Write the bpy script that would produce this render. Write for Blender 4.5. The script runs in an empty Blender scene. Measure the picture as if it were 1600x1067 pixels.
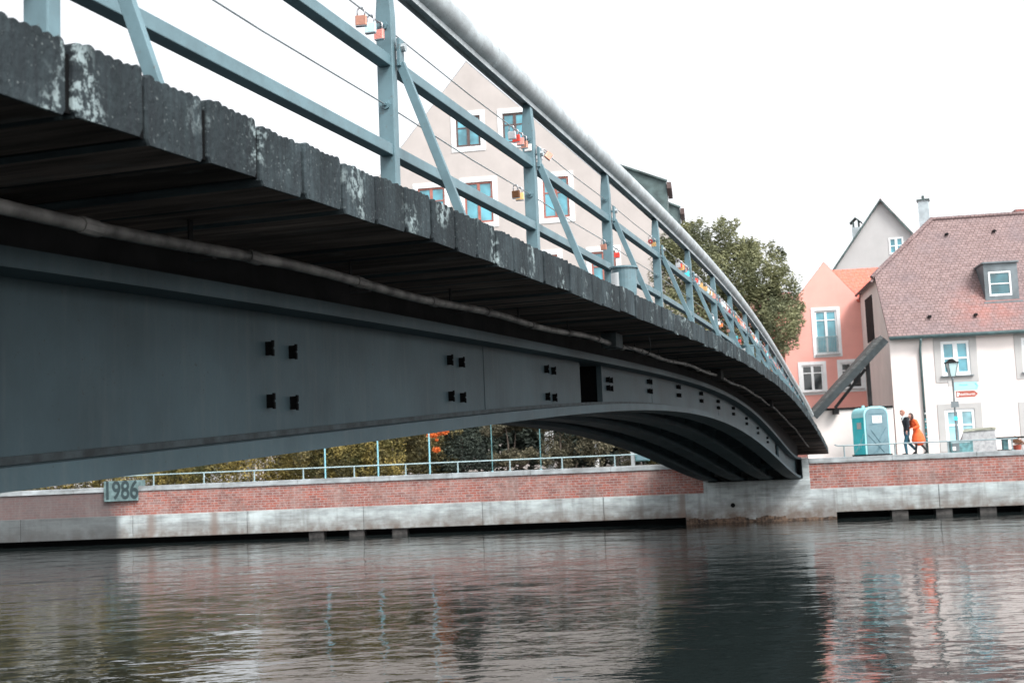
import bpy, bmesh, math, random
from mathutils import Vector, Matrix, noise
from mathutils.geometry import tessellate_polygon
R = math.radians
rnd = random.Random(7)
SC = bpy.context.scene
COL = SC.collection

# ------------------------------------------------------------------ camera
F_PX = 1900.0; TH = 0.098; ROLL = 0.042
cam_d = bpy.data.cameras.new('camera'); cam = bpy.data.objects.new('camera', cam_d); COL.objects.link(cam)
SC.camera = cam
fw = Vector((0, math.cos(TH), math.sin(TH))); up0 = Vector((0, -math.sin(TH), math.cos(TH))); rt0 = Vector((1, 0, 0))
rt = rt0*math.cos(ROLL) - up0*math.sin(ROLL); upv = up0*math.cos(ROLL) + rt0*math.sin(ROLL)
cam.matrix_world = Matrix((( rt.x, upv.x, -fw.x, 0), (rt.y, upv.y, -fw.y, 0), (rt.z, upv.z, -fw.z, 0), (0, 0, 0, 1)))
cam_d.sensor_width = 36; cam_d.lens = 36*F_PX/1600; cam_d.clip_start = 0.1; cam_d.clip_end = 2000
cam_d.dof.use_dof = True; cam_d.dof.focus_distance = 9.0; cam_d.dof.aperture_fstop = 5.0

# ------------------------------------------------------------------ sky, sun, exposure
SUN_EL, SUN_AZ = 48, 142
w = bpy.data.worlds.new("World"); SC.world = w; w.use_nodes = True
nt = w.node_tree; nt.nodes.clear()
sky = nt.nodes.new('ShaderNodeTexSky'); sky.sky_type = 'NISHITA'; sky.sun_disc = False
sky.sun_elevation = R(SUN_EL); sky.sun_rotation = R(SUN_AZ); sky.dust_density = 3.0; sky.ozone_density = 1.0
hsv = nt.nodes.new('ShaderNodeHueSaturation'); hsv.inputs['Saturation'].default_value = 0.12; hsv.inputs['Value'].default_value = 1.1
bg = nt.nodes.new('ShaderNodeBackground'); bg.inputs['Strength'].default_value = 0.15
wo = nt.nodes.new('ShaderNodeOutputWorld')
nt.links.new(sky.outputs[0], hsv.inputs['Color']); nt.links.new(hsv.outputs[0], bg.inputs['Color']); nt.links.new(bg.outputs[0], wo.inputs[0])
sd = bpy.data.lights.new('sun', 'SUN'); sd.energy = 1.8; sd.angle = R(20); sd.color = (1, .97, .93)
so = bpy.data.objects.new('sun', sd); COL.objects.link(so)
az = R(SUN_AZ); sdir = Vector((math.sin(az)*math.cos(R(SUN_EL)), math.cos(az)*math.cos(R(SUN_EL)), math.sin(R(SUN_EL))))
so.rotation_euler = (-sdir).to_track_quat('-Z', 'Y').to_euler()
SC.view_settings.view_transform = 'Standard'; SC.view_settings.look = 'None'; SC.view_settings.gamma = 1
SC.view_settings.exposure = 1.05

# ------------------------------------------------------------------ helpers
def tag(o, label=None, cat=None, group=None, kind=None):
    if label: o['label'] = label
    if cat: o['category'] = cat
    if group: o['group'] = group
    if kind: o['kind'] = kind
    return o
def empty(name, loc=(0, 0, 0), rz=0, label=None, cat=None, group=None):
    o = bpy.data.objects.new(name, None); COL.objects.link(o); o.location = loc; o.rotation_euler = (0, 0, rz)
    o.empty_display_size = .2
    return tag(o, label, cat, group)
class MB:
    def __init__(s): s.v = []; s.f = []; s.mi = []
    def add(s, vs, fs, m=0):
        k = len(s.v); s.v += [tuple(v) for v in vs]
        for f in fs: s.f.append(tuple(i+k for i in f)); s.mi.append(m)
        return s
    def box(s, x0, x1, y0, y1, z0, z1, m=0):
        return s.add([(x0,y0,z0),(x1,y0,z0),(x1,y1,z0),(x0,y1,z0),(x0,y0,z1),(x1,y0,z1),(x1,y1,z1),(x0,y1,z1)],
                     [(0,3,2,1),(4,5,6,7),(0,1,5,4),(1,2,6,5),(2,3,7,6),(3,0,4,7)], m)
    def cbox(s, c, sx, sy, sz, m=0): return s.box(c[0]-sx/2,c[0]+sx/2,c[1]-sy/2,c[1]+sy/2,c[2]-sz/2,c[2]+sz/2,m)
    def bar(s, p0, p1, w, h, ref=(0,0,1), w2=None, h2=None, m=0):
        p0=Vector(p0); p1=Vector(p1); d=(p1-p0).normalized(); a=d.cross(Vector(ref)).normalized(); b=a.cross(d).normalized()
        w2=w if w2 is None else w2; h2=h if h2 is None else h2; vs=[]
        for p,ww,hh in ((p0,w,h),(p1,w2,h2)):
            for sa,sb in ((-1,-1),(1,-1),(1,1),(-1,1)): vs.append(p+a*sa*ww/2+b*sb*hh/2)
        return s.add(vs,[(0,1,2,3),(7,6,5,4),(0,4,5,1),(1,5,6,2),(2,6,7,3),(3,7,4,0)],m)
    def tube(s, pts, r, n=10, m=0, cap=True):
        pts=[Vector(p) for p in pts]; rs=r if isinstance(r,(list,tuple)) else [r]*len(pts); vs=[]; prev=None
        for i,p in enumerate(pts):
            d=(pts[min(i+1,len(pts)-1)]-pts[max(i-1,0)]).normalized()
            if prev is None:
                prev=d.cross(Vector((0,0,1)));
                if prev.length<1e-3: prev=d.cross(Vector((1,0,0)))
            a=(prev-d*prev.dot(d)).normalized(); prev=a; b=d.cross(a)
            for k in range(n):
                t=2*math.pi*k/n; vs.append(p+(a*math.cos(t)+b*math.sin(t))*rs[i])
        fs=[]
        for i in range(len(pts)-1):
            for k in range(n): fs.append((i*n+k,i*n+(k+1)%n,(i+1)*n+(k+1)%n,(i+1)*n+k))
        if cap: fs.append(tuple(reversed(range(n)))); fs.append(tuple((len(pts)-1)*n+k for k in range(n)))
        return s.add(vs,fs,m)
    def prism(s, poly, axis, a0, a1, m=0):
        """poly: 2D points; axis 'x','y','z' = extrusion axis"""
        n=len(poly); vs=[]
        for a in (a0,a1):
            for p,q in poly:
                vs.append({'x':(a,p,q),'y':(p,a,q),'z':(p,q,a)}[axis])
        fs=[tuple(range(n)),tuple(reversed(range(n,2*n)))]+[(i,i+n,(i+1)%n+n,(i+1)%n) for i in range(n)]
        return s.add(vs,fs,m)
    def wall(s, outer, holes, y, t, m=0, reveal=.12):
        """flat wall in local XZ at y (front) with hole loops and reveals"""
        zb=outer[0][1]; top=list(reversed(outer[2:]))
        def tz(u):
            for (p,q) in zip(top[:-1],top[1:]):
                if p[0]-1e-9<=u<=q[0]+1e-9: return p[1]+(q[1]-p[1])*((u-p[0])/max(1e-9,q[0]-p[0]))
            return top[-1][1]
        us=sorted(set([round(p[0],5) for p in top]+[round(h[0][0],5) for h in holes]+[round(h[1][0],5) for h in holes]))
        us=[u for u in us if top[0][0]-1e-4<=u<=top[-1][0]+1e-4]
        for ua,ub in zip(us[:-1],us[1:]):
            if ub-ua<1e-4: continue
            um=(ua+ub)/2; iv=sorted([(h[0][1],h[2][1]) for h in holes if h[0][0]<um<h[1][0]])
            z=zb
            for (h0,h1) in iv:
                if h0>z+1e-4: s.add([(ua,y,z),(ub,y,z),(ub,y,h0),(ua,y,h0)],[(0,1,2,3)],m)
                z=max(z,h1)
            s.add([(ua,y,z),(ub,y,z),(ub,y,tz(ub-1e-6)),(ua,y,tz(ua+1e-6))],[(0,1,2,3)],m)
        for h in holes:
            n=len(h); s.add([(p[0],y,p[1]) for p in h]+[(p[0],y+reveal,p[1]) for p in h],[(i,(i+1)%n,(i+1)%n+n,i+n) for i in range(n)],m)
        return s
    def lathe(s, prof, c=(0,0,0), n=20, m=0):
        vs=[];fs=[]
        for r_,z in prof:
            for k in range(n): t=2*math.pi*k/n; vs.append((c[0]+r_*math.cos(t),c[1]+r_*math.sin(t),c[2]+z))
        for i in range(len(prof)-1):
            for k in range(n): fs.append((i*n+k,i*n+(k+1)%n,(i+1)*n+(k+1)%n,(i+1)*n+k))
        return s.add(vs,fs,m)
    def build(s, name, mat, parent=None, smooth=False, off=None, bevel=0, recalc=True):
        me=bpy.data.meshes.new(name); me.from_pydata(s.v,[],s.f)
        mats=mat if isinstance(mat,(list,tuple)) else [mat]
        for m_ in mats: me.materials.append(m_)
        if len(mats)>1: me.polygons.foreach_set('material_index',s.mi)
        if recalc:
            bm=bmesh.new(); bm.from_mesh(me); bmesh.ops.recalc_face_normals(bm,faces=bm.faces); bm.to_mesh(me); bm.free()
        if smooth: me.polygons.foreach_set('use_smooth',[True]*len(me.polygons))
        o=bpy.data.objects.new(name,me); COL.objects.link(o)
        if parent: o.parent=parent
        if off: o.location=off
        if bevel:
            b=o.modifiers.new('bevel','BEVEL'); b.width=bevel; b.segments=2; b.limit_method='ANGLE'
        return o
def copy_tree(o, parent=None):
    c=o.copy(); COL.objects.link(c)
    if parent: c.parent=parent
    for ch in list(o.children): copy_tree(ch,c)
    return c

# ------------------------------------------------------------------ materials
def mat(name, col, rough=.7, metal=0, var=.15, scale=3, bump=0, bscale=20, col2=None, stretch=(1,1,1), spec=None, extra=None, detail=6):
    m=bpy.data.materials.new(name); m.use_nodes=True; n=m.node_tree; P=n.nodes['Principled BSDF']
    P.inputs['Roughness'].default_value=rough; P.inputs['Metallic'].default_value=metal
    if spec is not None: P.inputs['Specular IOR Level'].default_value=spec
    tc=n.nodes.new('ShaderNodeTexCoord'); mp=n.nodes.new('ShaderNodeMapping'); mp.inputs['Scale'].default_value=stretch
    n.links.new(tc.outputs['Object'],mp.inputs[0])
    ns=n.nodes.new('ShaderNodeTexNoise'); ns.inputs['Scale'].default_value=scale; ns.inputs['Detail'].default_value=detail; ns.inputs['Roughness'].default_value=.6
    n.links.new(mp.outputs[0],ns.inputs['Vector'])
    cr=n.nodes.new('ShaderNodeValToRGB'); c=Vector(col); c2=Vector(col2) if col2 else c*(1-var*2)
    cr.color_ramp.elements[0].position=.35; cr.color_ramp.elements[1].position=.65
    cr.color_ramp.elements[0].color=(*c2,1); cr.color_ramp.elements[1].color=(*(c if col2 else c*(1+var)),1)
    n.links.new(ns.outputs['Fac'],cr.inputs[0]); out=cr.outputs[0]
    m['_x']=0
    if extra: out=extra(n,tc,mp,out,P)
    n.links.new(out,P.inputs['Base Color'])
    if bump:
        nb=n.nodes.new('ShaderNodeTexNoise'); nb.inputs['Scale'].default_value=bscale; nb.inputs['Detail'].default_value=8
        n.links.new(mp.outputs[0],nb.inputs['Vector']); bp=n.nodes.new('ShaderNodeBump'); bp.inputs['Strength'].default_value=1; bp.inputs['Distance'].default_value=bump
        n.links.new(nb.outputs['Fac'],bp.inputs['Height']); n.links.new(bp.outputs[0],P.inputs['Normal'])
    return m
def mixc(n, fac, a, b, mode='MIX'):
    mx=n.nodes.new('ShaderNodeMix'); mx.data_type='RGBA'; mx.blend_type=mode
    if isinstance(fac,(int,float)): mx.inputs[0].default_value=fac
    else: n.links.new(fac,mx.inputs[0])
    for v,i in ((a,6),(b,7)):
        if isinstance(v,tuple): mx.inputs[i].default_value=(*v,1)
        else: n.links.new(v,mx.inputs[i])
    return mx.outputs[2]
def noisefac(n, vec, scale, lo, hi, detail=6, stretch=None, rough=.6):
    if stretch:
        mp=n.nodes.new('ShaderNodeMapping'); mp.inputs['Scale'].default_value=stretch; n.links.new(vec,mp.inputs[0]); vec=mp.outputs[0]
    ns=n.nodes.new('ShaderNodeTexNoise'); ns.inputs['Scale'].default_value=scale; ns.inputs['Detail'].default_value=detail; ns.inputs['Roughness'].default_value=rough
    n.links.new(vec,ns.inputs['Vector']); mr=n.nodes.new('ShaderNodeMapRange'); mr.inputs[1].default_value=lo; mr.inputs[2].default_value=hi
    n.links.new(ns.outputs['Fac'],mr.inputs[0]); return mr.outputs[0]
def axisfac(n, tc, axis, a, b, c=None, d=None):
    """ramp 0..1 between a and b along an object axis"""
    sx=n.nodes.new('ShaderNodeSeparateXYZ'); n.links.new(tc.outputs['Object'],sx.inputs[0])
    mr=n.nodes.new('ShaderNodeMapRange'); mr.inputs[1].default_value=a; mr.inputs[2].default_value=b; n.links.new(sx.outputs[axis],mr.inputs[0]); return mr.outputs[0]
def mul(n,a,b):
    m_=n.nodes.new('ShaderNodeMath'); m_.operation='MULTIPLY'
    for i,v in enumerate((a,b)):
        if isinstance(v,(int,float)): m_.inputs[i].default_value=v
        else: n.links.new(v,m_.inputs[i])
    return m_.outputs[0]
def isl(n,o,a,b):
    g=n.nodes.new('ShaderNodeNewGeometry'); mr=n.nodes.new('ShaderNodeMapRange'); mr.inputs[3].default_value=a; mr.inputs[4].default_value=b; n.links.new(g.outputs['Random Per Island'],mr.inputs[0])
    c=n.nodes.new('ShaderNodeCombineXYZ')
    for i in range(3): n.links.new(mr.outputs[0],c.inputs[i])
    return mixc(n,1.0,o,c.outputs[0],'MULTIPLY')
def wood_x(n,tc,mp,out,P):
    out=isl(n,out,.65,1.35)
    gr=noisefac(n,tc.outputs['Object'],14,.35,.65,stretch=(.3,3.4,.3)); o=mixc(n,mul(n,gr,.75),out,(.018,.022,.026))
    lf=noisefac(n,tc.outputs['Object'],2.6,.55,.66,detail=3); lg=noisefac(n,tc.outputs['Object'],24,.5,.58,detail=5,rough=.7)
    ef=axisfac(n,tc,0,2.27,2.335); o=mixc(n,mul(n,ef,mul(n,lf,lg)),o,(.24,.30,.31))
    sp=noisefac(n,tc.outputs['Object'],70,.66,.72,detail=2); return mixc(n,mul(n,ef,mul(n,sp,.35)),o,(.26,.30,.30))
M_wood=mat('weathered_wood',(.038,.052,.058),.9,0,spec=.15,var=.25,scale=2.2,bump=.008,bscale=30,extra=wood_x,stretch=(.5,1.6,1.2))
def wund_x(n,tc,mp,out,P):
    out=isl(n,out,.45,1.5)
    gr=noisefac(n,tc.outputs['Object'],5,.35,.65,stretch=(.35,5,1)); o=mixc(n,mul(n,gr,.6),out,(.012,.011,.011))
    st=noisefac(n,tc.outputs['Object'],2.4,.56,.68,stretch=(1,2.2,1)); return mixc(n,mul(n,st,.6),o,(.11,.11,.11))
M_under=mat('plank_underside',(.12,.095,.085),.95,0,.3,3,.006,30,spec=.1,stretch=(.4,3,1),extra=wund_x)
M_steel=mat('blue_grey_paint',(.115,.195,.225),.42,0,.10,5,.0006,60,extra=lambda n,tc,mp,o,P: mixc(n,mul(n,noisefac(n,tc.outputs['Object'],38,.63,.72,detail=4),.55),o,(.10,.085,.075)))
def gird_x(n,tc,mp,out,P):
    st=noisefac(n,tc.outputs['Object'],2.2,.5,.75,stretch=(1,7,.7)); o=mixc(n,mul(n,st,.25),out,(.10,.11,.11))
    sp=noisefac(n,tc.outputs['Object'],45,.70,.73,detail=2); o=mixc(n,mul(n,sp,.8),o,(.03,.035,.035))
    return o
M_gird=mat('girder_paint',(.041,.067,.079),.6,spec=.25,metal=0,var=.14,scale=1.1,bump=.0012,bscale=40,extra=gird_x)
M_girdd=mat('dark_girder_paint',(.030,.042,.047),.8,0,.3,9,.003,60)
def galv_x(n,tc,mp,out,P):
    a=noisefac(n,tc.outputs['Object'],9,.42,.62,detail=7,rough=.65); o=mixc(n,mul(n,a,.5),out,(.24,.26,.27))
    b=noisefac(n,tc.outputs['Object'],90,.62,.68,detail=2); return mixc(n,mul(n,b,.6),o,(.05,.05,.05))
M_galv=mat('galvanised_steel',(.46,.51,.53),.5,.15,.12,3,.0003,40,extra=galv_x)
M_pipe=mat('dirty_conduit',(.12,.115,.11),.6,0,.45,5,.001,40)
M_dark=mat('dark_recess',(.006,.0065,.007),.95,spec=.05)  # near black: paints shade in recesses and gaps, and colours the clips
M_wire=mat('wire_steel',(.38,.44,.46),.4,.6)
def conc_x(lines=True,algae=True,dark=None):
    def f(n,tc,mp,out,P):
        o=out
        a=noisefac(n,tc.outputs['Object'],1.3,.40,.66,stretch=(.5,1,1.8),detail=9,rough=.68); o=mixc(n,mul(n,a,.8),o,(.13,.135,.135))
        v=noisefac(n,tc.outputs['Object'],1.6,.52,.75,stretch=(2.2,1,.18)); o=mixc(n,mul(n,v,.6),o,(.10,.095,.09))
        h=noisefac(n,tc.outputs['Object'],3,.5,.7,stretch=(.15,1,6)); o=mixc(n,mul(n,h,.35),o,(.55,.58,.58))
        if algae:
            z=axisfac(n,tc,2,-1.30,-1.90); q=noisefac(n,tc.outputs['Object'],2.2,.2,.6,detail=8); o=mixc(n,mul(n,z,mul(n,q,1.0)),o,(.13,.105,.09))
        return o
    return f
M_conc=mat('concrete',(.40,.45,.465),.85,0,.12,2,.004,25,extra=conc_x())
M_conc2=mat('concrete_plain',(.36,.40,.42),.85,0,.15,2,.004,25,extra=conc_x(algae=False))
def brick_x(n,tc,mp,out,P):
    sx=n.nodes.new('ShaderNodeSeparateXYZ'); n.links.new(tc.outputs['Object'],sx.inputs[0])
    cx=n.nodes.new('ShaderNodeCombineXYZ'); n.links.new(sx.outputs[0],cx.inputs[0]); n.links.new(sx.outputs[2],cx.inputs[1])
    b=n.nodes.new('ShaderNodeTexBrick'); b.inputs['Scale'].default_value=1; b.inputs['Brick Width'].default_value=.29; b.inputs['Row Height'].default_value=.096
    b.inputs['Mortar Size'].default_value=.012; b.inputs['Color1'].default_value=(.31,.085,.06,1); b.inputs['Color2'].default_value=(.17,.06,.052,1); b.inputs['Mortar'].default_value=(.29,.25,.235,1)
    b.inputs['Bias'].default_value=-.05; b.inputs['Mortar Smooth'].default_value=.3
    n.links.new(cx.outputs[0],b.inputs['Vector'])
    e=noisefac(n,tc.outputs['Object'],1.1,.46,.72,detail=9,rough=.7); o=mixc(n,mul(n,e,.65),b.outputs[0],(.36,.29,.27))
    e3=noisefac(n,tc.outputs['Object'],.7,.5,.62,detail=8,rough=.7); o=mixc(n,mul(n,e3,.45),o,(.14,.085,.075))
    e2=noisefac(n,tc.outputs['Object'],8,.5,.66,detail=4); o=mixc(n,mul(n,e2,.4),o,(.42,.33,.31))
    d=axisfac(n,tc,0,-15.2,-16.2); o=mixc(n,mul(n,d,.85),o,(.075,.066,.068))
    d2=noisefac(n,tc.outputs['Object'],1.4,.55,.75,stretch=(1.4,1,.25)); o=mixc(n,mul(n,d2,.6),o,(.16,.14,.135)); return o
M_brick=mat('brick_masonry',(.4,.1,.08),.9,extra=brick_x,bump=.004,bscale=30)
def base_x(n,tc,mp,out,P):
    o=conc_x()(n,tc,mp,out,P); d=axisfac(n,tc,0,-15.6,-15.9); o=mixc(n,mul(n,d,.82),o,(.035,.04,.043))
    sx=n.nodes.new('ShaderNodeSeparateXYZ'); n.links.new(tc.outputs['Object'],sx.inputs[0])
    for u in (-14.45,-11.9,6.15):
        a=n.nodes.new('ShaderNodeMath'); a.operation='SUBTRACT'; n.links.new(sx.outputs[0],a.inputs[0]); a.inputs[1].default_value=u
        b=n.nodes.new('ShaderNodeMath'); b.operation='ABSOLUTE'; n.links.new(a.outputs[0],b.inputs[0])
        c=n.nodes.new('ShaderNodeMapRange'); c.inputs[1].default_value=.26; c.inputs[2].default_value=.05; n.links.new(b.outputs[0],c.inputs[0])
        o=mixc(n,mul(n,c.outputs[0],.7),o,(.17,.125,.105))
    return o
M_base=mat('concrete_footing',(.42,.48,.49),.85,0,.1,2,.004,25,extra=base_x)
def plaster(name,col,dirt=.25,dc=(.35,.33,.31)):
    return mat(name,col,.9,0,.04,.7,.002,30,extra=lambda n,tc,mp,o,P: mixc(n,mul(n,noisefac(n,tc.outputs['Object'],.9,.5,.8,stretch=(1.5,1.5,.3)),dirt),o,dc))
M_pile=mat('wet_pile',(.045,.042,.04),.8,0,.4,3,.01,10)
M_cream=plaster('cream_render',(.74,.675,.65),.12,(.6,.54,.5))
M_pink=plaster('pink_render',(.84,.40,.345),.12,(.6,.24,.2))
M_beige=plaster('beige_render',(.48,.44,.42),.35,(.38,.345,.325))
M_grey=plaster('pale_grey_render',(.48,.48,.48),.12)
M_trimg=plaster('grey_surround',(.42,.415,.41),.15)
M_white=mat('white_paint',(.80,.83,.84),.5,0,.04)
M_chim=mat('blue_white_render',(.42,.50,.53),.9,0,.1)
M_brownf=mat('dark_brown_frame',(.10,.065,.06),.6); M_redf=mat('red_brown_frame',(.36,.13,.10),.6)
def tiles(name,c1,c2,mo,rw=.18,rh=.17,patch=None):
    def f(n,tc,mp,out,P):
        sx=n.nodes.new('ShaderNodeSeparateXYZ'); n.links.new(tc.outputs['Object'],sx.inputs[0])
        z=mul(n,sx.outputs[2],1.25); cx=n.nodes.new('ShaderNodeCombineXYZ'); n.links.new(sx.outputs[0],cx.inputs[0]); n.links.new(z,cx.inputs[1])
        b=n.nodes.new('ShaderNodeTexBrick'); b.inputs['Scale'].default_value=1; b.inputs['Brick Width'].default_value=rw; b.inputs['Row Height'].default_value=rh
        b.inputs['Mortar Size'].default_value=.018; b.inputs['Color1'].default_value=(*c1,1); b.inputs['Color2'].default_value=(*c2,1); b.inputs['Mortar'].default_value=(*mo,1)
        n.links.new(cx.outputs[0],b.inputs['Vector']); o=b.outputs[0]
        o=mixc(n,mul(n,noisefac(n,tc.outputs['Object'],.6,.48,.7,stretch=(1,1,.8)),.55),o,(.14,.11,.12))
        o=mixc(n,mul(n,noisefac(n,tc.outputs['Object'],6,.45,.7),.3),o,(.42,.33,.33))
        if patch:
            vm=n.nodes.new('ShaderNodeVectorMath'); vm.operation='DISTANCE'; vm.inputs[1].default_value=patch; n.links.new(tc.outputs['Object'],vm.inputs[0])
            mr=n.nodes.new('ShaderNodeMapRange'); mr.inputs[1].default_value=2.2; mr.inputs[2].default_value=.5; n.links.new(vm.outputs['Value'],mr.inputs[0])
            o=mixc(n,mul(n,mr.outputs[0],mul(n,noisefac(n,tc.outputs['Object'],2,.3,.6),.38)),o,(.42,.13,.095))
        bp=n.nodes.new('ShaderNodeBump'); bp.inputs['Distance'].default_value=.03; bp.inputs['Strength'].default_value=.8; n.links.new(b.outputs['Fac'],bp.inputs['Height']); bp.invert=True
        n.links.new(bp.outputs[0],P.inputs['Normal']); return o
    return mat(name,c1,.85,extra=f)
M_tile=tiles('mauve_roof_tiles',(.25,.172,.165),(.185,.125,.122),(.10,.065,.065))
M_tile2=tiles('mauve_main_roof_tiles',(.25,.172,.165),(.185,.125,.122),(.09,.062,.06),patch=(4.6,.9,6.3))
M_otile=tiles('orange_roof_tiles',(.80,.17,.11),(.74,.145,.095),(.55,.12,.08),.26,.24)
M_rtile=tiles('red_roof_tiles',(.35,.12,.10),(.28,.10,.09),(.12,.05,.05),.25,.3)
M_copper=mat('weathered_copper',(.085,.125,.125),.6,.2,.3,1.2)
M_lead=mat('zinc_sheet',(.16,.19,.205),.5,.3,.15,1.5)
M_gutter=mat('green_gutter',(.09,.15,.155),.5)
def glassmat(name,col,rough=.08):
    return mat(name,col,rough,0,.25,.9,spec=.9,detail=2)
M_glass=glassmat('window_glass',(.10,.34,.42)); M_glassd=glassmat('dark_window_glass',(.02,.03,.035)); M_glassc=glassmat('pale_cyan_glass',(.30,.55,.62))  # cyan base colours paint the tinted sky reflection in the panes
M_ground=mat('paving_ground',(.25,.24,.235),.9,0,.12,.6,.01,8)
M_earth=mat('earth',(.12,.10,.08),.95,0,.3,1.5)
M_turq=mat('turquoise_plastic',(.0,.50,.56),.45,0,.05); M_lturq=mat('pale_turquoise_plastic',(.34,.68,.72),.4,0,.05); M_door=mat('blue_grey_plastic',(.12,.21,.245),.5,0,.08)
M_granite=mat('granite',(.36,.37,.38),.85,0,.14,9)
M_teal=mat('teal_paint',(.10,.24,.26),.6,0,.25,6)
M_timber=mat('grey_timber',(.085,.09,.09),.85,0,.3,4,.004,30,stretch=(1,1,4)); M_dtimber=mat('dark_timber',(.018,.018,.019),.85,0,.2,4,spec=.15)
M_rail=mat('pale_rail_paint',(.28,.38,.40),.5,0,.1); M_railt=mat('galvanised_quay_rail',(.22,.29,.31),.5,.1,.1); M_sky=mat('light_blue_pole',(.22,.48,.56),.5,0,.05)
M_skin=mat('skin',(.62,.33,.26),.6,0,.03); M_hairb=mat('brown_hair',(.035,.02,.018),.7); M_hairg=mat('reddish_hair',(.30,.14,.10),.7)
M_navy=mat('dark_knit',(.018,.022,.03),.9); M_shirt=mat('white_shirt',(.65,.74,.76),.8); M_jeans=mat('blue_denim',(.02,.10,.15),.9,0,.2,8); M_orange=mat('orange_coat_cloth',(.85,.13,.035),.85,0,.08,4); M_black=mat('black_cloth',(.012,.014,.016),.9)
def leafmat(name,c1,c2,c3=None):
    m=bpy.data.materials.new(name); m.use_nodes=True; n=m.node_tree; P=n.nodes['Principled BSDF']; P.inputs['Roughness'].default_value=.65
    P.inputs['Specular IOR Level'].default_value=.3
    g=n.nodes.new('ShaderNodeNewGeometry'); cr=n.nodes.new('ShaderNodeValToRGB'); cr.color_ramp.elements[0].color=(*c1,1); cr.color_ramp.elements[1].color=(*c2,1)
    n.links.new(g.outputs['Random Per Island'],cr.inputs[0]); tc=n.nodes.new('ShaderNodeTexCoord')
    o=mixc(n,noisefac(n,tc.outputs['Object'],.9,.4,.65,detail=3),cr.outputs[0],c3 or tuple(x*.55 for x in c1)); n.links.new(o,P.inputs['Base Color'])
    tr=n.nodes.new('ShaderNodeBsdfTranslucent'); n.links.new(o,tr.inputs[0]); ms=n.nodes.new('ShaderNodeMixShader'); ms.inputs[0].default_value=.25
    n.links.new(P.outputs[0],ms.inputs[1]); n.links.new(tr.outputs[0],ms.inputs[2]); n.links.new(ms.outputs[0],n.nodes['Material Output'].inputs[0]); return m
M_bark=mat('bark',(.10,.08,.065),.9,0,.3,6,.01,15)

# ------------------------------------------------------------------ picking (pixel of a 1600x1067 picture -> point of the place)
def ray(px,py): return fw + rt*((px-800)/F_PX) - upv*((py-533.5)/F_PX)
def at(px,py,Y): r=ray(px,py); return r*(Y/r.y)
def on_plane(px,py,O,N):
    r=ray(px,py); return r*(Vector(O).dot(Vector(N))/r.dot(Vector(N)))
class Front:
    """vertical facade plane: origin O (its left foot), direction angle a; local x along it, local y back, z up from O"""
    def __init__(s,O,a):
        s.O=Vector(O); s.a=a; s.T=Vector((math.cos(a),math.sin(a),0)); s.V=Vector((-math.sin(a),math.cos(a),0))
    def uz(s,px,py,v=0):
        p=on_plane(px,py,s.O+s.V*v,s.V)-s.O; return p.dot(s.T),p.z
    def rect(s,x0,y0,x1,y1,v=0):
        xm=(x0+x1)/2; ym=(y0+y1)/2
        return s.uz(x0,ym,v)[0],s.uz(x1,ym,v)[0],s.uz(xm,y1,v)[1],s.uz(xm,y0,v)[1]
    def world(s,u,v,z): return s.O+s.T*u+s.V*v+Vector((0,0,z))

# ------------------------------------------------------------------ bridge frame
B=0.29014438; U=2.05; D0,L0,Z0=26.0,4.4,-2.6
Bd=Vector((math.sin(B),math.cos(B),0)); Ld=Vector((-math.cos(B),math.sin(B),0))
def BL(D,L,z): return Vector((L0-L,D-D0,z-Z0))
def BW(D,L,z): return Bd*D+Ld*L+Vector((0,0,z))
B_LOC=BW(D0,L0,Z0)
def pv(c,x):
    r=0
    for k in c: r=r*x+k
    return r
FBc=[-0.00134,0.020932,-0.120955,0.303626,-0.440628,0.637382,0.829557]
Rc=[0.020085,-0.190345,0.415848,-0.100923,2.67798]
GTc=[0.011364,-0.112621,0.355977,-0.560197,0.717466,0.637408]
GBc=[0.026288,-0.233425,0.402489,0.344106,-0.113647]
def lin(f,D,a): # linear extension below a
    return f(D) if D>=a else f(a)+(D-a)*(f(a+.5)-f(a))/.5
def zFB(D): return lin(lambda d: pv(FBc,d/10),min(D,51),2.5)
def zGT(D): return lin(lambda d: min(pv(GTc,d/10), zFB(d)-.1),D,3.2)
def zGB(D): return lin(lambda d: pv(GBc,d/10),D,3.2)
HF=.219
def zT(D): return zFB(D)+HF
def zR(D):
    if D>43: return zT(D)+pv(Rc,4.3)-zT(43)
    return lin(lambda d: pv(Rc,d/10),D,3)
def D_on(px,py,L):
    r=ray(px,py); t=L/r.dot(Ld); return (r*t).dot(Bd)
DN=-7.0
def frange(a,b,st):
    n=max(1,int(round((b-a)/st))); return [a+(b-a)*i/n for i in range(n+1)]

bridge=empty('footbridge',B_LOC,-B,'arched steel and timber footbridge spanning the river from upper left to the far quay','bridge')
L_IN=U*1.0; L_FAR=7.35
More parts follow.
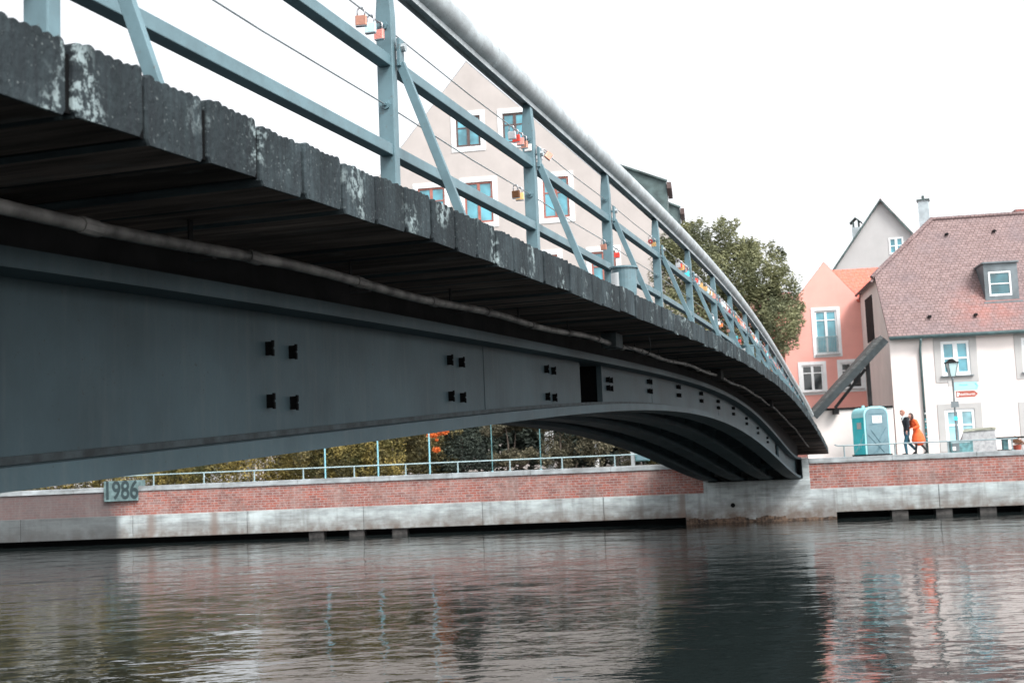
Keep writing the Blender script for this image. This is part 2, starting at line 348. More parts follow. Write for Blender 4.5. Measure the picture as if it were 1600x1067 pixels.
# deck planks with ridged tops
mb=MB(); pw=.17150550*U; Dst=1.3533718978903*U
k0=int((DN-Dst)/pw); k1=int((50.6-Dst)/pw)
for k in range(k0,k1):
    d0=Dst+k*pw; d1=d0+pw-.024-rnd.uniform(0,.010); zb=zFB((d0+d1)/2)+rnd.uniform(-.013,.013); sl=(zFB(d1)-zFB(d0))/(d1-d0)
    l0=L_IN+rnd.uniform(-.004,.005); ng=7; poly=[]; tilt=rnd.uniform(-.008,.008); c=.018*rnd.random()
    zb_=lambda d: zb+(sl+tilt)*(d-(d0+d1)/2)
    near=d0<24
    poly+= [(d0+.010+c*.4,zb_(d0)),(d1-.010-c*.5,zb_(d1)),(d1,zb_(d1)+.014+c)]
    top=[]
    if near:
        for g in range(ng):
            a=d0+(d1-d0)*g/ng; b=d0+(d1-d0)*(g+1)/ng; ww=b-a; hh=HF+rnd.uniform(-.006,.004)
            am=rnd.uniform(.7,1.2); top+=[(a+.04*ww,zb_(a)+hh-.013*am),(a+.20*ww,zb_(a)+hh-.003),(a+.42*ww,zb_(a)+hh+.001),(a+.66*ww,zb_(a)+hh+.0),(a+.86*ww,zb_(a)+hh-.004),(a+.97*ww,zb_(a)+hh-.014*am)]
    else: top=[(d0+.01,zb_(d0)+HF),(d1-.01,zb_(d1)+HF)]
    poly+=list(reversed(top)); poly.append((d0,zb_(d0)+.02))
    n=len(poly); vs=[]
    # small weathering bevel at the visible end: two rings
    cx=(d0+d1)/2; cz=zb+HF/2
    for L,s in ((l0,.97),(l0+.007,1.0),(L_FAR,1.0)):
        for (d,z) in poly: vs.append(BL(cx+(d-cx)*s,L,cz+(z-cz)*(.6+.4*s) if s<1 else z))
    fs=[tuple(range(n)),tuple(reversed(range(2*n,3*n)))]
    for q in (0,1): fs+=[(q*n+i,(q+1)*n+i,(q+1)*n+(i+1)%n,q*n+(i+1)%n) for i in range(n)]
    k_=len(mb.f); mb.add(vs,fs)
    mb.mi[k_+2+n]=1
deck=mb.build('deck',[M_wood,M_under],bridge)
q=MB(); dd=frange(DN,50.3,.34); vs=[]
for d in dd: vs+=[BL(d,L_IN+.016,zFB(d)+.018),BL(d,L_FAR-.02,zFB(d)+.018),BL(d,L_FAR-.02,zFB(d)+HF-.034),BL(d,L_IN+.016,zFB(d)+HF-.034)]
q.add(vs,[(4*i+k,4*i+(k+1)%4,4*i+4+(k+1)%4,4*i+4+k) for i in range(len(dd)-1) for k in range(4)]); q.build('gap_shade_ribbon',M_dark,deck)  # dark ribbon through the planks, added to paint shade into the gaps
# longitudinal timber bearers above each girder
GL=[U*1.53+.0,U*1.53+1.03,U*1.53+2.05,U*1.53+3.07]
gb=0
DE=47.1
for gi,gl in enumerate(GL):
    web=MB(); ds=frange(DN,DE,.5); hole=(13.02,13.95),(38.2,38.95)
    for a,b in zip(ds[:-1],ds[1:]):
        pass
    def webstrip(a,b,st=.45):
        dd=frange(a,b,st); n=len(dd)
        for s_,t_ in ((gl-.012,0),(gl+.012,1)):
            vs=[]; 
            for d in dd: vs+= [BL(d,s_,zGB(d)-.03),BL(d,s_,zGT(d)-.03)]
            web.add(vs,[(2*i,2*i+2,2*i+3,2*i+1) for i in range(n-1)])
        for d in (a,b): web.add([BL(d,gl-.012,zGB(d)-.03),BL(d,gl+.012,zGB(d)-.03),BL(d,gl+.012,zGT(d)-.03),BL(d,gl-.012,zGT(d)-.03)],[(0,1,2,3)])
    if gi==0: webstrip(DN,hole[0][0]); webstrip(hole[0][1],hole[1][0]); webstrip(hole[1][1],DE)
    else: webstrip(DN,DE)
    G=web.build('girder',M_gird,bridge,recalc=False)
    def strip(name,l0,l1,zlo,zhi,m,dn=DN,de=DE,step=.6,par=G,wob=0):
        q=MB(); dd=frange(dn,de,step); n=len(dd); vs=[]
        for d in dd:
            vs+=[BL(d,l0,zlo(d)),BL(d,l1,zlo(d)),BL(d,l1,zhi(d)),BL(d,l0,zhi(d))]
        fs=[(0,1,2,3),(4*n-1,4*n-2,4*n-3,4*n-4)]
        for i in range(n-1):
            for k in range(4): fs.append((4*i+k,4*i+(k+1)%4,4*i+4+(k+1)%4,4*i+4+k))
        q.add(vs,fs); return q.build(name,m,par)
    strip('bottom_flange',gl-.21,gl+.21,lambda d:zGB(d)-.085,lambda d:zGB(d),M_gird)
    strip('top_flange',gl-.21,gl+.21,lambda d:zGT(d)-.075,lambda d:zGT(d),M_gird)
    strip('timber_bearer',gl-.10,gl+.12,lambda d:zGT(d)+.003,lambda d:max(zFB(d)-.012,zGT(d)+.02),M_dtimber)  # near-black bearer colour paints the deep shade above the flange
    if gi==0:
        strip('dark_web_strip',gl-.055,gl-.0125,lambda d:zGB(d)+.002,lambda d:zGB(d)+.032,M_girdd)  # darker strip along the foot of the web
        # stiffener plates at the openings
        for (a,b) in hole:
            q=MB(); q.add([BL(b,gl-.05,zGB(b)),BL(b,gl-.012,zGB(b)),BL(b,gl-.012,zGT(b)-.075),BL(b,gl-.05,zGT(b)-.075),
                           BL(b+.025,gl-.05,zGB(b)),BL(b+.025,gl-.012,zGB(b)),BL(b+.025,gl-.012,zGT(b)-.075),BL(b+.025,gl-.05,zGT(b)-.075)],[(0,1,2,3),(4,7,6,5),(0,4,5,1),(1,5,6,2),(2,6,7,3),(3,7,4,0)])
            q.build('stiffener',M_gird,G)
            q=MB(); q.add([BL(x,l,z) for l in (gl+.013,gl+.45) for x,z in ((a-.02,zGB(a)-.03),(b+.02,zGB(b)-.03),(b+.02,zGT(b)-.03),(a-.02,zGT(a)-.03))],[(4,5,6,7),(0,1,5,4),(1,2,6,5),(2,3,7,6),(3,0,4,7)])
            q.build('opening_box',M_dark,G,recalc=False)  # near-black box added behind the opening, its inner shade put into the colour
        # bolted clips in groups of four
        for (d,zz) in [(.35,(.13,-.10)),(3.13,(.40,.13)),(5.85,(.656,.373)),(8.725,(.787,.511)),(11.545,(.887,.617)),(14.37,(.93,.83)),(17.08,(.985+.06,.985-.075)),(19.69,(1.09,.955)),(22.3,(1.09,.955)),(24.71,(1.03,.90)),(27.32,(.97,.84)),(30.0,(.80,.67)),(32.7,(.60,.47)),(35.4,(.36,.24))]:
            for dd_ in ((0,.27) if d<13 else (0,.17)):
                for z in zz:
                    q=MB(); D_=d+dd_; h=.036 if d<13 else .030; t=.011 if d<13 else .018
                    q.box(*(sorted((L0-gl+.012,L0-gl+.05))),D_-D0-t,D_-D0+t,z-Z0-h,z-Z0+h)
                    q.box(*(sorted((L0-gl+.05,L0-gl+.06))),D_-D0-t-.006,D_-D0+t*.2,z-Z0-h-.006,z-Z0-h+.03)
                    q.box(*(sorted((L0-gl+.05,L0-gl+.06))),D_-D0-t-.006,D_-D0+t*.2,z-Z0+h-.03,z-Z0+h+.006)
                    q.build('bolt_clip',M_dark,G)
    if gi==0:
        for d in (9.6,17.4,24.9):
            MB().bar(BL(d,gl-.0135,zGB(d)+.01),BL(d,gl-.0125,zGT(d)-.08),.008,.0015,(0,1,0)).build('weld_seam',M_gird,G)
# cross beams between girders and outrigger arms carrying the deck edge
for d in frange(.35,46,2.7):
    for a,b in zip(GL[:-1],GL[1:]):
        if a==GL[0] and (abs(d-13.5)<.8 or abs(d-38.6)<.8): continue
        q=MB(); q.add([BL(d-.05,a+.013,zGT(d)-.45),BL(d+.05,a+.013,zGT(d)-.45),BL(d+.05,b-.013,zGT(d)-.45),BL(d-.05,b-.013,zGT(d)-.45),
               BL(d-.05,a+.013,zGT(d)-.12),BL(d+.05,a+.013,zGT(d)-.12),BL(d+.05,b-.013,zGT(d)-.12),BL(d-.05,b-.013,zGT(d)-.12)],[(0,3,2,1),(4,5,6,7),(0,1,5,4),(1,2,6,5),(2,3,7,6),(3,0,4,7)])
        q.build('cross_beam',M_gird,bridge)
# far edge beam closes the deck
# conduit under the cantilever
LC=1.27*U
pts=[BL(d,LC+.012*math.sin(d*.9),zFB(d)-.125-(.012*math.sin(d*2.1) )) for d in frange(DN,12.15,.45)]
pts2=[BL(d,LC+.012*math.sin(d*.9),zFB(d)-.125-(.014*math.sin(d*1.7))) for d in frange(12.55,46.6,.5)]
cd=MB().tube(pts,.025,10).tube(pts2,.023,10).build('conduit_pipe',M_pipe,bridge,smooth=True)
for d in frange(3.6,45,1.15):
    if 12<d<12.7: continue
    MB().tube([BL(d-.05,LC+.012*math.sin(d*.9),zFB(d)-.125-.012*math.sin(d*2.1)),BL(d+.05,LC+.012*math.sin(d*.9),zFB(d)-.125-.012*math.sin(d*2.1))],.030,10).build('pipe_coupling',M_pipe,cd)
for d in frange(4.35,44,1.6):
    q=MB(); z=zFB(d)-.125
    q.bar(BL(d,LC+.055,z+.125),BL(d,LC+.055,z-.02),.03,.008,(1,0,0)).bar(BL(d,LC-.055,z-.045),BL(d,LC+.06,z-.045),.03,.008)
    q.build('pipe_clamp',M_dtimber,cd)
for d,s in ((12.35,1),(20.9,1.1),(31,1)):
    q=MB(); z=zFB(d); q.add([BL(d+a*.17*s,LC+b*.08*s,z-.02 if c else z-.17*s) for c in (0,1) for a,b in ((-1,-1),(1,-1),(1,1),(-1,1))],[(0,1,2,3),(7,6,5,4),(0,4,5,1),(1,5,6,2),(2,6,7,3),(3,7,4,0)])
    q.build('junction_box',M_dtimber if d>13 else M_girdd,bridge,bevel=.008)
q=MB().tube([BL(12.55+.6*math.sin(t*math.pi),LC-.1-.25*t,zFB(12.6)-.14-.10*math.sin(t*math.pi)+.1*t) for t in [i/10 for i in range(11)]],.006,6); q.build('loose_cable',M_black,bridge)

# ------------------------------------------------------------------ railing
rail=empty('bridge_railing',B_LOC,-B,'blue grey steel railing with thick round handrail along the near edge of the footbridge','railing')
LR=1.23*U
PD=[.3,3.25,6.21,9.15,12.0,14.9,17.57,20.35,22.71,25.3,27.8,30.2,32.4,34.6,36.7,38.8,40.9,43.4,45.8,48.2]
NP=len(PD)
def H(D): return zR(D)-zT(D)
W1=lambda D: zR(D)-.19*H(D); B1=lambda D: zR(D)-.335*H(D); W2=lambda D: zR(D)-.515*H(D); B2=lambda D: zR(D)-.70*H(D)
TR=.102
q=MB(); q.tube([BL(d,LR,zR(d)+.028+TR) for d in frange(DN,48.4,.35)],TR,20)
hr=q.build('handrail',M_galv,rail,smooth=True)
q=MB(); dd=frange(DN,48.3,.35); n=len(dd)
for (a,b,c,e) in ((-.045,.045,.004,.046),):
    vs=[]
    for d in dd: vs+=[BL(d,LR-.040,zR(d)+.0),BL(d,LR-.030,zR(d)+.0),BL(d,LR-.030,zR(d)+.03),BL(d,LR+.030,zR(d)+.03),BL(d,LR+.030,zR(d)),BL(d,LR+.040,zR(d)),BL(d,LR+.040,zR(d)+.06),BL(d,LR-.040,zR(d)+.06)]
    fs=[]
    for i in range(n-1):
        for k in range(8): fs.append((8*i+k,8*i+(k+1)%8,8*i+8+(k+1)%8,8*i+8+k))
    q.add(vs,fs)
q.build('light_channel',M_galv,hr)
for d in (5.0,8.1,10.9,16.2,22,28,34):
    q=MB(); q.tube([BL(d-.004,LR,zR(d-.004)+.028+TR),BL(d+.004,LR,zR(d+.004)+.028+TR)],TR+.0025,24); q.build('weld_seam',M_galv,hr)
for i,d in enumerate(PD):
    q=MB(); z0=zT(d)-.02; z1=zR(d)+.02; tz=z1-.22; t=.034
    # flat plate post tapering near the top, with a rounded outer edge strip
    prof=[(-.048,z0),(.048,z0),(.048,tz),(.030,z1),(-.030,z1),(-.048,tz)]
    vs=[]
    for s_ in (-t,t):
        for l,z in prof: vs.append(BL(d+s_,LR+l,z))
    n=len(prof); q.add(vs,[tuple(range(n)),tuple(reversed(range(n,2*n)))]+[(k,k+n,(k+1)%n+n,(k+1)%n) for k in range(n)])
    p=q.build('post',M_steel,rail,bevel=.006 if i<8 else 0)
    if i<9:
        for Wf in (W1,W2):
            z=Wf(d)
            for s_ in (-1,1):
                q=MB(); q.tube([BL(d+s_*t,LR,z),BL(d+s_*(t+.012),LR,z)],.028,8); q.tube([BL(d+s_*(t+.012),LR,z),BL(d+s_*(t+.035),LR,z)],.013,8)
                q.build('wire_anchor',M_steel,p)
    # slanting brace down to the deck edge
    q=MB(); zb=B1(d)+.03; lb=LR-.075
    q.bar(BL(d+.02,lb,zb+.10),BL(d+.02,lb,zb-.06),.022,.065,(0,1,0))
    q.bar(BL(d+.02,lb,zb-.04),BL(d+.02,U+.05,zT(d)-.03),.05,.03,(0,1,0))
    br=q.build('brace',M_steel,rail,bevel=.003 if i<8 else 0)
    if i<9: MB().tube([BL(d+.02,lb-.012,zb+.05),BL(d+.02,lb-.034,zb+.05)],.024,6).tube([BL(d+.02,lb+.012,zb+.05),BL(d+.02,LR-.03,zb+.05)],.012,8).build('bolt',M_galv,br)
for i in range(NP-1):
    a=PD[i]+.034; b=PD[i+1]-.034
    for f in (B1,B2):
        MB().bar(BL(a,LR,f(a)),BL(b,LR,f(b)),.074,.064).build('crossbar',M_steel,rail,bevel=.004 if i<8 else 0)
    for f in (W1,W2):
        MB().tube([BL(a,LR,f(a)),BL((a+b)/2,LR,f((a+b)/2)-.012 if True else 0),BL(b,LR,f(b))],.0042,6,cap=False).build('tension_wire',M_wire,rail)

# ------------------------------------------------------------------ padlocks
lock_cols={'brass':(.62,.38,.16),'copper':(.55,.27,.20),'pink':(.85,.33,.28),'red':(.70,.06,.04),'silver':(.62,.64,.66),'pale blue':(.55,.80,.85),'dark bronze':(.16,.07,.03),'gold':(.80,.48,.20),'white':(.8,.8,.78),'cyan':(.05,.55,.65),'dark red':(.28,.02,.02),'black':(.03,.03,.03),'grey':(.35,.36,.38),'orange':(.85,.25,.08)}
LM={k:mat('lock_'+k.replace(' ','_'),c,.35,.55 if k in('brass','copper','silver','gold','grey','dark bronze') else .1,.08,30) for k,c in lock_cols.items()}
M_shk=mat('shackle_steel',(.45,.45,.47),.3,.8)
lock_src={}
def make_lock(color,kind):
    r=empty('padlock'); 
    if kind==0:   # plain rectangular body
        body=MB().box(-.031,.031,-.011,.011,-.098,-.042).build('body',LM[color],r,bevel=.004)
        MB().box(-.030,.030,-.012,.012,-.102,-.0985).tube([(0,0,-.103),(0,0,-.1015)],.006,8).build('base_plate',M_shk,body)
    elif kind==1: # laminated body with chamfered corners
        m=MB()
        for k in range(6):
            z=-.045-k*.0088; m.prism([(-.029,-.007),(-.024,-.013),(.024,-.013),(.029,-.007),(.029,.007),(.024,.013),(-.024,.013),(-.029,.007)],'z',z-.0075,z)
        body=m.build('body',LM[color],r)
        MB().box(-.026,.026,-.014,.014,-.101,-.0985).build('base_plate',M_shk,body)
    else:         # heart / rounded body
        pts=[(.031*math.cos(t)*(1 if math.sin(t)>-.2 else .9),-.07+.030*math.sin(t)) for t in [2*math.pi*i/16 for i in range(16)]]
        body=MB().prism(pts,'y',-.010,.010).build('body',LM[color],r,bevel=.003)
        MB().tube([(0,-.0105,-.072),(0,-.0125,-.072)],.009,10).build('keyhole_cover',M_shk,body)
    pts=[(-.020,0,-.05),(-.020,0,-.016)]+[(-.020*math.cos(t),0,-.016+.020*math.sin(t)) for t in [math.pi*i/8 for i in range(1,8)]]+[(.020,0,-.016),(.020,0,-.05)]
    MB().tube(pts,.0042,6).build('shackle',M_shk,r,smooth=True)
    return r
def lock(px,py,color,kind,wire,label,rot=0,dD=0,scale=1.0,tilt=0,D=None):
    if D is None: D=D_on(px,py,LR)+dD
    f=W1 if wire==1 else W2
    key=(color,kind)
    if key in lock_src and lock_src[key][1]: o=copy_tree(lock_src[key][0])
    else:
        lock_src[key]=[make_lock(color,kind),True]; o=lock_src[key][0]
    o.location=BW(D,LR,f(D)-.001+ (0)); o.rotation_euler=(rnd.uniform(-.12,.12),tilt,-B+rot+rnd.uniform(-.25,.25)); o.scale=(scale,)*3
    tag(o,label,'padlock','love padlocks hung on the railing wires'); return o
PST=['first','second','third','fourth','fifth','sixth','seventh','eighth','ninth','tenth','eleventh','twelfth','thirteenth','fourteenth','fifteenth','sixteenth']
near=[(564,18,'copper',0,1,'copper padlock farthest left on the upper wire before the big post'),
(579,30,'pale blue',0,1,'pale blue padlock between the copper and the pink one before the big post'),
(592,40,'pink',1,1,'pink brass padlock hanging right against the big near railing post'),
(799,203,'silver',0,1,'square silver padlock first in the row before the third railing post'),
(806,209,'red',0,1,'red padlock beside the silver one before the third railing post'),
(813,214,'pink',1,1,'pink padlock in the middle of the row before the third railing post'),
(819,214,'copper',1,1,'copper padlock in the row before the third railing post'),
(825,216,'white',0,1,'white padlock touching the third railing post'),
(806,306,'dark bronze',0,2,'dark bronze padlock on the lower wire left of the gold one'),
(812,305,'gold',0,2,'gold padlock on the lower wire near the third railing post'),
(943,388,'copper',0,2,'copper padlock alone on the lower wire before the fourth post'),
(964,399,'red',0,2,'red padlock on the lower wire just above the first round bin'),
(1016,372,'dark red',2,1,'dark red padlock on the upper wire before the fifth post'),
(1021,375,'brass',1,1,'brass padlock touching the fifth railing post'),
(1062,411,'red',0,1,'red padlock first of four before the sixth railing post'),
(1066,413,'orange',0,1,'orange padlock second of four before the sixth railing post'),
(1070,416,'red',1,1,'laminated red padlock third of four before the sixth railing post'),
(1074,420,'grey',1,1,'grey padlock last of four at the sixth railing post'),
(1113,500,'silver',0,2,'silver padlock on the lower wire at the seventh post'),
(1123,510,'white',0,2,'white padlock beside the orange one on the lower wire past the seventh post'),
(1127,513,'orange',0,2,'orange padlock beside the white one on the lower wire past the seventh post'),
(1138,523,'copper',2,2,'round copper padlock on the lower wire before the eighth post'),
(1150,530,'cyan',0,2,'cyan padlock on the lower wire past the eighth post'),
(1156,536,'red',2,2,'round red padlock on the lower wire beside the second bin')]
for (px,py,c,k,wr,lb) in near: lock(px,py,c,k,wr,lb)
lock(844,228,'red',2,1,'red padlock turned sideways just past the third railing post',rot=1.0,tilt=.6)
lock(842,236,'silver',1,1,'chrome padlock hanging just past the third railing post',rot=.3)
lock(847,229,'copper',0,1,'copper padlock jutting out beside the red one past the third post',rot=.8,tilt=-.9)
cols=['red','pink','silver','brass','copper','pink','red','grey','white','gold','orange','pale blue','silver','black','dark red','cyan']
kinds={0:'square',1:'laminated',2:'round'}
cnt={}
for i in range(6,16):
    nlk={6:9,7:14,8:12,9:15,10:15,11:13,12:12,13:10,14:8,15:5}[i]; a,b=PD[i-0]-1.1,PD[i]+1.4
    for k in range(nlk):
        D=a+(b-a)*(k+.5+rnd.uniform(-.3,.3))/nlk
        if abs(D-PD[i])<.06: D+=.12
        c=rnd.choice(cols); kd=rnd.choice([0,0,1,2])
        lock(0,0,c,kd,1,'%s %s padlock, %s in the upper row around the %s post'%(kinds[kd],c,PST[k],PST[min(i,15)]),D=D,scale=rnd.uniform(1.15,1.6),rot=rnd.uniform(-.5,.5))

# ------------------------------------------------------------------ bins on the deck edge
def bin_(px,py,label):
    D=D_on(px,py,2.3); o=empty('litter_bin',BW(D,2.3,zT(D)),-B,label,'litter bin','round litter bins on the bridge deck')
    MB().lathe([(.0,.02),(.105,.02),(.118,.10),(.125,.34),(.119,.34),(.10,.05)],n=24).build('barrel',M_steel,o,smooth=False)
    MB().lathe([(.125,.335),(.142,.335),(.142,.352),(.12,.352)],n=24).build('rim',M_steel,o)
    q=MB(); 
    for a0 in range(6):
        t0=R(198+a0*10); t1=R(208+a0*10); r_=.130
        q.add([(r_*math.cos(t0)*.95,r_*math.sin(t0)*.95,.06),(r_*math.cos(t1)*.95,r_*math.sin(t1)*.95,.06),(r_*math.cos(t1),r_*math.sin(t1),.29),(r_*math.cos(t0),r_*math.sin(t0),.29)],[(0,1,2,3)])
    q.build('white_panel',M_white,o)
    return o
bin_(975,430,'small blue grey round bin with a white panel on the deck before the fifth post')
bin_(1168,548,'small blue grey round bin farther along the deck before the ninth post')

# ------------------------------------------------------------------ water, ground, quay
ZW=-2.6
def water_mat():
    m=bpy.data.materials.new('river_water'); m.use_nodes=True; n=m.node_tree; P=n.nodes['Principled BSDF']
    P.inputs['Base Color'].default_value=(.012,.017,.017,1); P.inputs['Roughness'].default_value=.02; P.inputs['IOR'].default_value=1.33; P.inputs['Specular IOR Level'].default_value=.5
    tc=n.nodes.new('ShaderNodeTexCoord'); prev=None
    for sc,dist,st in ((.42,.034,(1,1.25,1)),(1.1,.024,(.8,1.2,1)),(4.2,.0058,(.75,1.3,1)),(14,.0009,(.8,1.2,1))):
        mp=n.nodes.new('ShaderNodeMapping'); mp.inputs['Scale'].default_value=st; mp.inputs['Rotation'].default_value=(0,0,.15); n.links.new(tc.outputs['Object'],mp.inputs[0])
        ns=n.nodes.new('ShaderNodeTexNoise'); ns.inputs['Scale'].default_value=sc; ns.inputs['Detail'].default_value=2.5; ns.inputs['Distortion'].default_value=.35; n.links.new(mp.outputs[0],ns.inputs['Vector'])
        b=n.nodes.new('ShaderNodeBump'); b.inputs['Strength'].default_value=1; b.inputs['Distance'].default_value=dist; n.links.new(ns.outputs['Fac'],b.inputs['Height'])
        if prev: n.links.new(prev,b.inputs['Normal'])
        prev=b.outputs[0]
    n.links.new(prev,P.inputs['Normal']); return m
o=MB().add([(-160,-60,ZW),(200,-60,ZW),(200,75,ZW),(-160,75,ZW)],[(0,1,2,3)]).build('river_water',water_mat(),recalc=False); tag(o,'dark rippled river water','water',kind='structure'); del o['category']
ZG=-.42
WA=Front((0,46.5,ZG),-.0997)     # quay wall face frame, z measured from promenade
WR=dict(loc=WA.O,rz=WA.a)
def wu(px,py=760): return WA.uz(px,py)[0]
zz=lambda z: z-ZG                 # world z -> frame z
U_L,U_R=-75.0,95.0
uA0,uA1=wu(1070,770),wu(1305,770)
uP0,uP1=wu(1098,740),wu(1106,740); uQ0,uQ1=wu(1253,730),wu(1264,730)
CT,CB,BB,KB=zz(-.36),zz(-.55),zz(-1.49),zz(-2.36)
# promenade ground
g=MB().add([WA.world(U_L-200,.3,0),WA.world(U_R+200,.3,0),WA.world(U_R+200,420,0),WA.world(U_L-200,420,0)],[(0,1,2,3)]).build('promenade_ground',M_ground); tag(g,None,None,kind='structure')
pb=MB().add([WA.world(-26,.95,.004),WA.world(6.2,.95,.004),WA.world(6.2,16,.004),WA.world(-26,16,.004)],[(0,1,2,3)]).build('planting_ground',M_earth); tag(pb,None,None,kind='structure')
def quay(name,ua,ub,label,piles):
    o=empty(name,WA.O,WA.a,label,'quay wall')
    c=MB(); u=ua
    while u<ub-.01:
        v=min(u+3.02,ub); c.box(u+.004,v-.004,-.05+rnd.uniform(-.004,.004),.55,CB,CT+rnd.uniform(-.003,.003)); u=v
    c.build('coping',M_conc2,o,bevel=.012)
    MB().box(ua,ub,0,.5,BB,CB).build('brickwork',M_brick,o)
    c=MB(); u=ua
    while u<ub-.01:
        v=min(u+4.6,ub); c.box(u+.008,v-.008,-.03,.5,KB,BB); u=v
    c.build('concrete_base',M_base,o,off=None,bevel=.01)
    MB().box(ua,ub,.75,1.0,zz(-4),KB).build('recess_wall',M_dark,o)  # back of the undercut coloured near black to paint its shade
    for p in piles: 
        MB().box(p,p+.58,.06,.5,zz(-4),KB-.002).build('pile',M_pile,o)
    return o
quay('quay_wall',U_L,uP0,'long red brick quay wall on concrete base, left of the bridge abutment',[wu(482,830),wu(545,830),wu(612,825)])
quay('quay_wall',uQ1,U_R,'red brick quay wall on concrete base, right of the bridge abutment',[wu(x,795) for x in (1394,1463,1532,1601)])
ab=empty('bridge_abutment',WA.O,WA.a,'stained concrete abutment carrying the ends of the four bridge girders','abutment')
q=MB(); q.box(uA0,uA1,-.045,1.6,zz(-4),BB-.003); q.box(uP0+.001,uQ1-.001,-.045,1.6,BB-.003,zz(-1.10)); q.build('bearing_block',M_conc,ab,bevel=.01)
q=MB(); q.box(uP0+.002,uP1,-.04,1.6,zz(-1.10),CB); q.box(uQ0,uQ1-.002,-.04,1.6,zz(-1.10),CT-.002); q.box(uP1,uQ0,1.3,1.6,zz(-1.10),CT-.01); q.build('side_pier',M_conc,ab,bevel=.01)
uh,zh=WA.uz(1145,789)
MB().tube([(uh,-.05,zh),(uh,-.035,zh)],.085,16).build('drain_outlet',M_dark,ab)
# algae fringe of the abutment at the water line
q=MB(); n=60
for i in range(n):
    a=uA0+(uA1-uA0)*i/n; b=uA0+(uA1-uA0)*(i+1)/n; h=.10+.10*noise.noise(Vector((i*.17,0,3)))+.03*rnd.random(); q.box(a,b-.002,-.07,-.046,zz(-2.62),zz(-2.6)+max(.04,h)*(1.4 if i<40 else .7))
q.build('algae_fringe',mat('wet_algae',(.10,.065,.045),.9,0,.4,9,.01,20),ab)

# cast block with the year
yb=empty('year_block',WA.O,WA.a,'cast concrete block with the year 1986 hung over the quay wall coping','year plaque')
u0,u1,z0,z1=WA.rect(162,751,215,783,-.15)
q=MB(); q.box(u0,u1,-.14,-.053,z0,z1); q.box(u0,u1,-.053,.62,CT+.003,z1); q.build('block',mat('greenish_concrete',(.12,.185,.19),.85,0,.2,5,.004,20),yb,bevel=.015)
def text_mesh(s,name,size,depth,m,parent,loc,rot=(R(90),0,0),sx=1,align='CENTER'):
    c=bpy.data.curves.new(name,'FONT'); c.body=s; c.size=size; c.offset=.022 if name=='year_numerals' else 0; c.extrude=depth; c.align_x=align; c.align_y='CENTER'
    t=bpy.data.objects.new(name,c); COL.objects.link(t); dg=bpy.context.evaluated_depsgraph_get(); me=bpy.data.meshes.new_from_object(t.evaluated_get(dg))
    COL.objects.unlink(t); bpy.data.objects.remove(t); me.materials.clear(); me.materials.append(m)
    o=bpy.data.objects.new(name,me); COL.objects.link(o); o.parent=parent; o.location=loc; o.rotation_euler=rot; o.scale=(sx,1,1); return o
text_mesh('1986','year_numerals',.98,.006,mat('dark_numerals',(.025,.045,.05),.9),yb,((u0+u1)/2,-.142,(z0+z1)/2),sx=.74)

# low quay railings
def quay_rail(posts,x0,x1,yoff,label,ends=True,m=M_rail):
    o=empty('quay_railing',WA.world(wu(posts[0],740),.25,CT),WA.a,label,'quay railing'); b=wu(posts[0],740)
    h=.42; p0=wu(x0,730)-b; p1=wu(x1,730)-b
    MB().tube([(p0,0,h+(.05 if ends else 0)),(p0+.12,0,h),(p1,0,h)],.024,8).build('top_rail',m,o,smooth=True)
    for x in posts:
        u=wu(x,735)-b; MB().tube([(u,0,0),(u,0,h)],.026,8).box(u-.06,u+.06,-.06,.06,0,.012).build('post',m,o)
    return o
quay_rail([236,315,394,471,551,632,714,796,878,961,1045],160,1020,0,'long low pale tube railing on the quay left of the bridge',False)
quay_rail([1323,1403,1487,1588],1308,1597,0,'low tube railing on the quay in front of the cream house',True,M_railt)
# light blue poles beyond the wall
for i,(x,h) in enumerate([(501,1.9),(585,2.4),(667,2.4),(748,2.3),(831,2.2)]):
    u=wu(x,735); o=empty('blue_pole',WA.world(u,.7 if x<700 else 4.4,0),WA.a,'%s slim light blue pole, standing behind the low quay railing'%['first','second','third','fourth','fifth','sixth'][i]+' from the left','pole','light blue poles along the quay')
    MB().tube([(0,0,0),(0,0,h)],.03 if x<700 else .02,8).build('shaft',M_sky if x<700 else M_teal,o); MB().lathe([(.06,0),(.06,.03),(.035,.05)],n=10).build('foot',M_sky,o); MB().lathe([(.036,h-.01),(.036,h+.02),(.0,h+.04)],n=10).build('cap',M_sky,o)
# utility box near the abutment
o=empty('utility_box',WA.world(wu(1003,715),1.4,0),WA.a,'turquoise box on a grey stand behind the railing beside the bridge','utility box')
MB().box(-.25,.3,-.15,.15,.22,.62).build('cabinet',M_teal,o,bevel=.01); MB().box(-.42,-.27,-.1,.1,0,.9).build('stand',M_conc2,o); MB().box(-.2,.25,-.17,-.152,.26,.58).build('door',M_door,o)

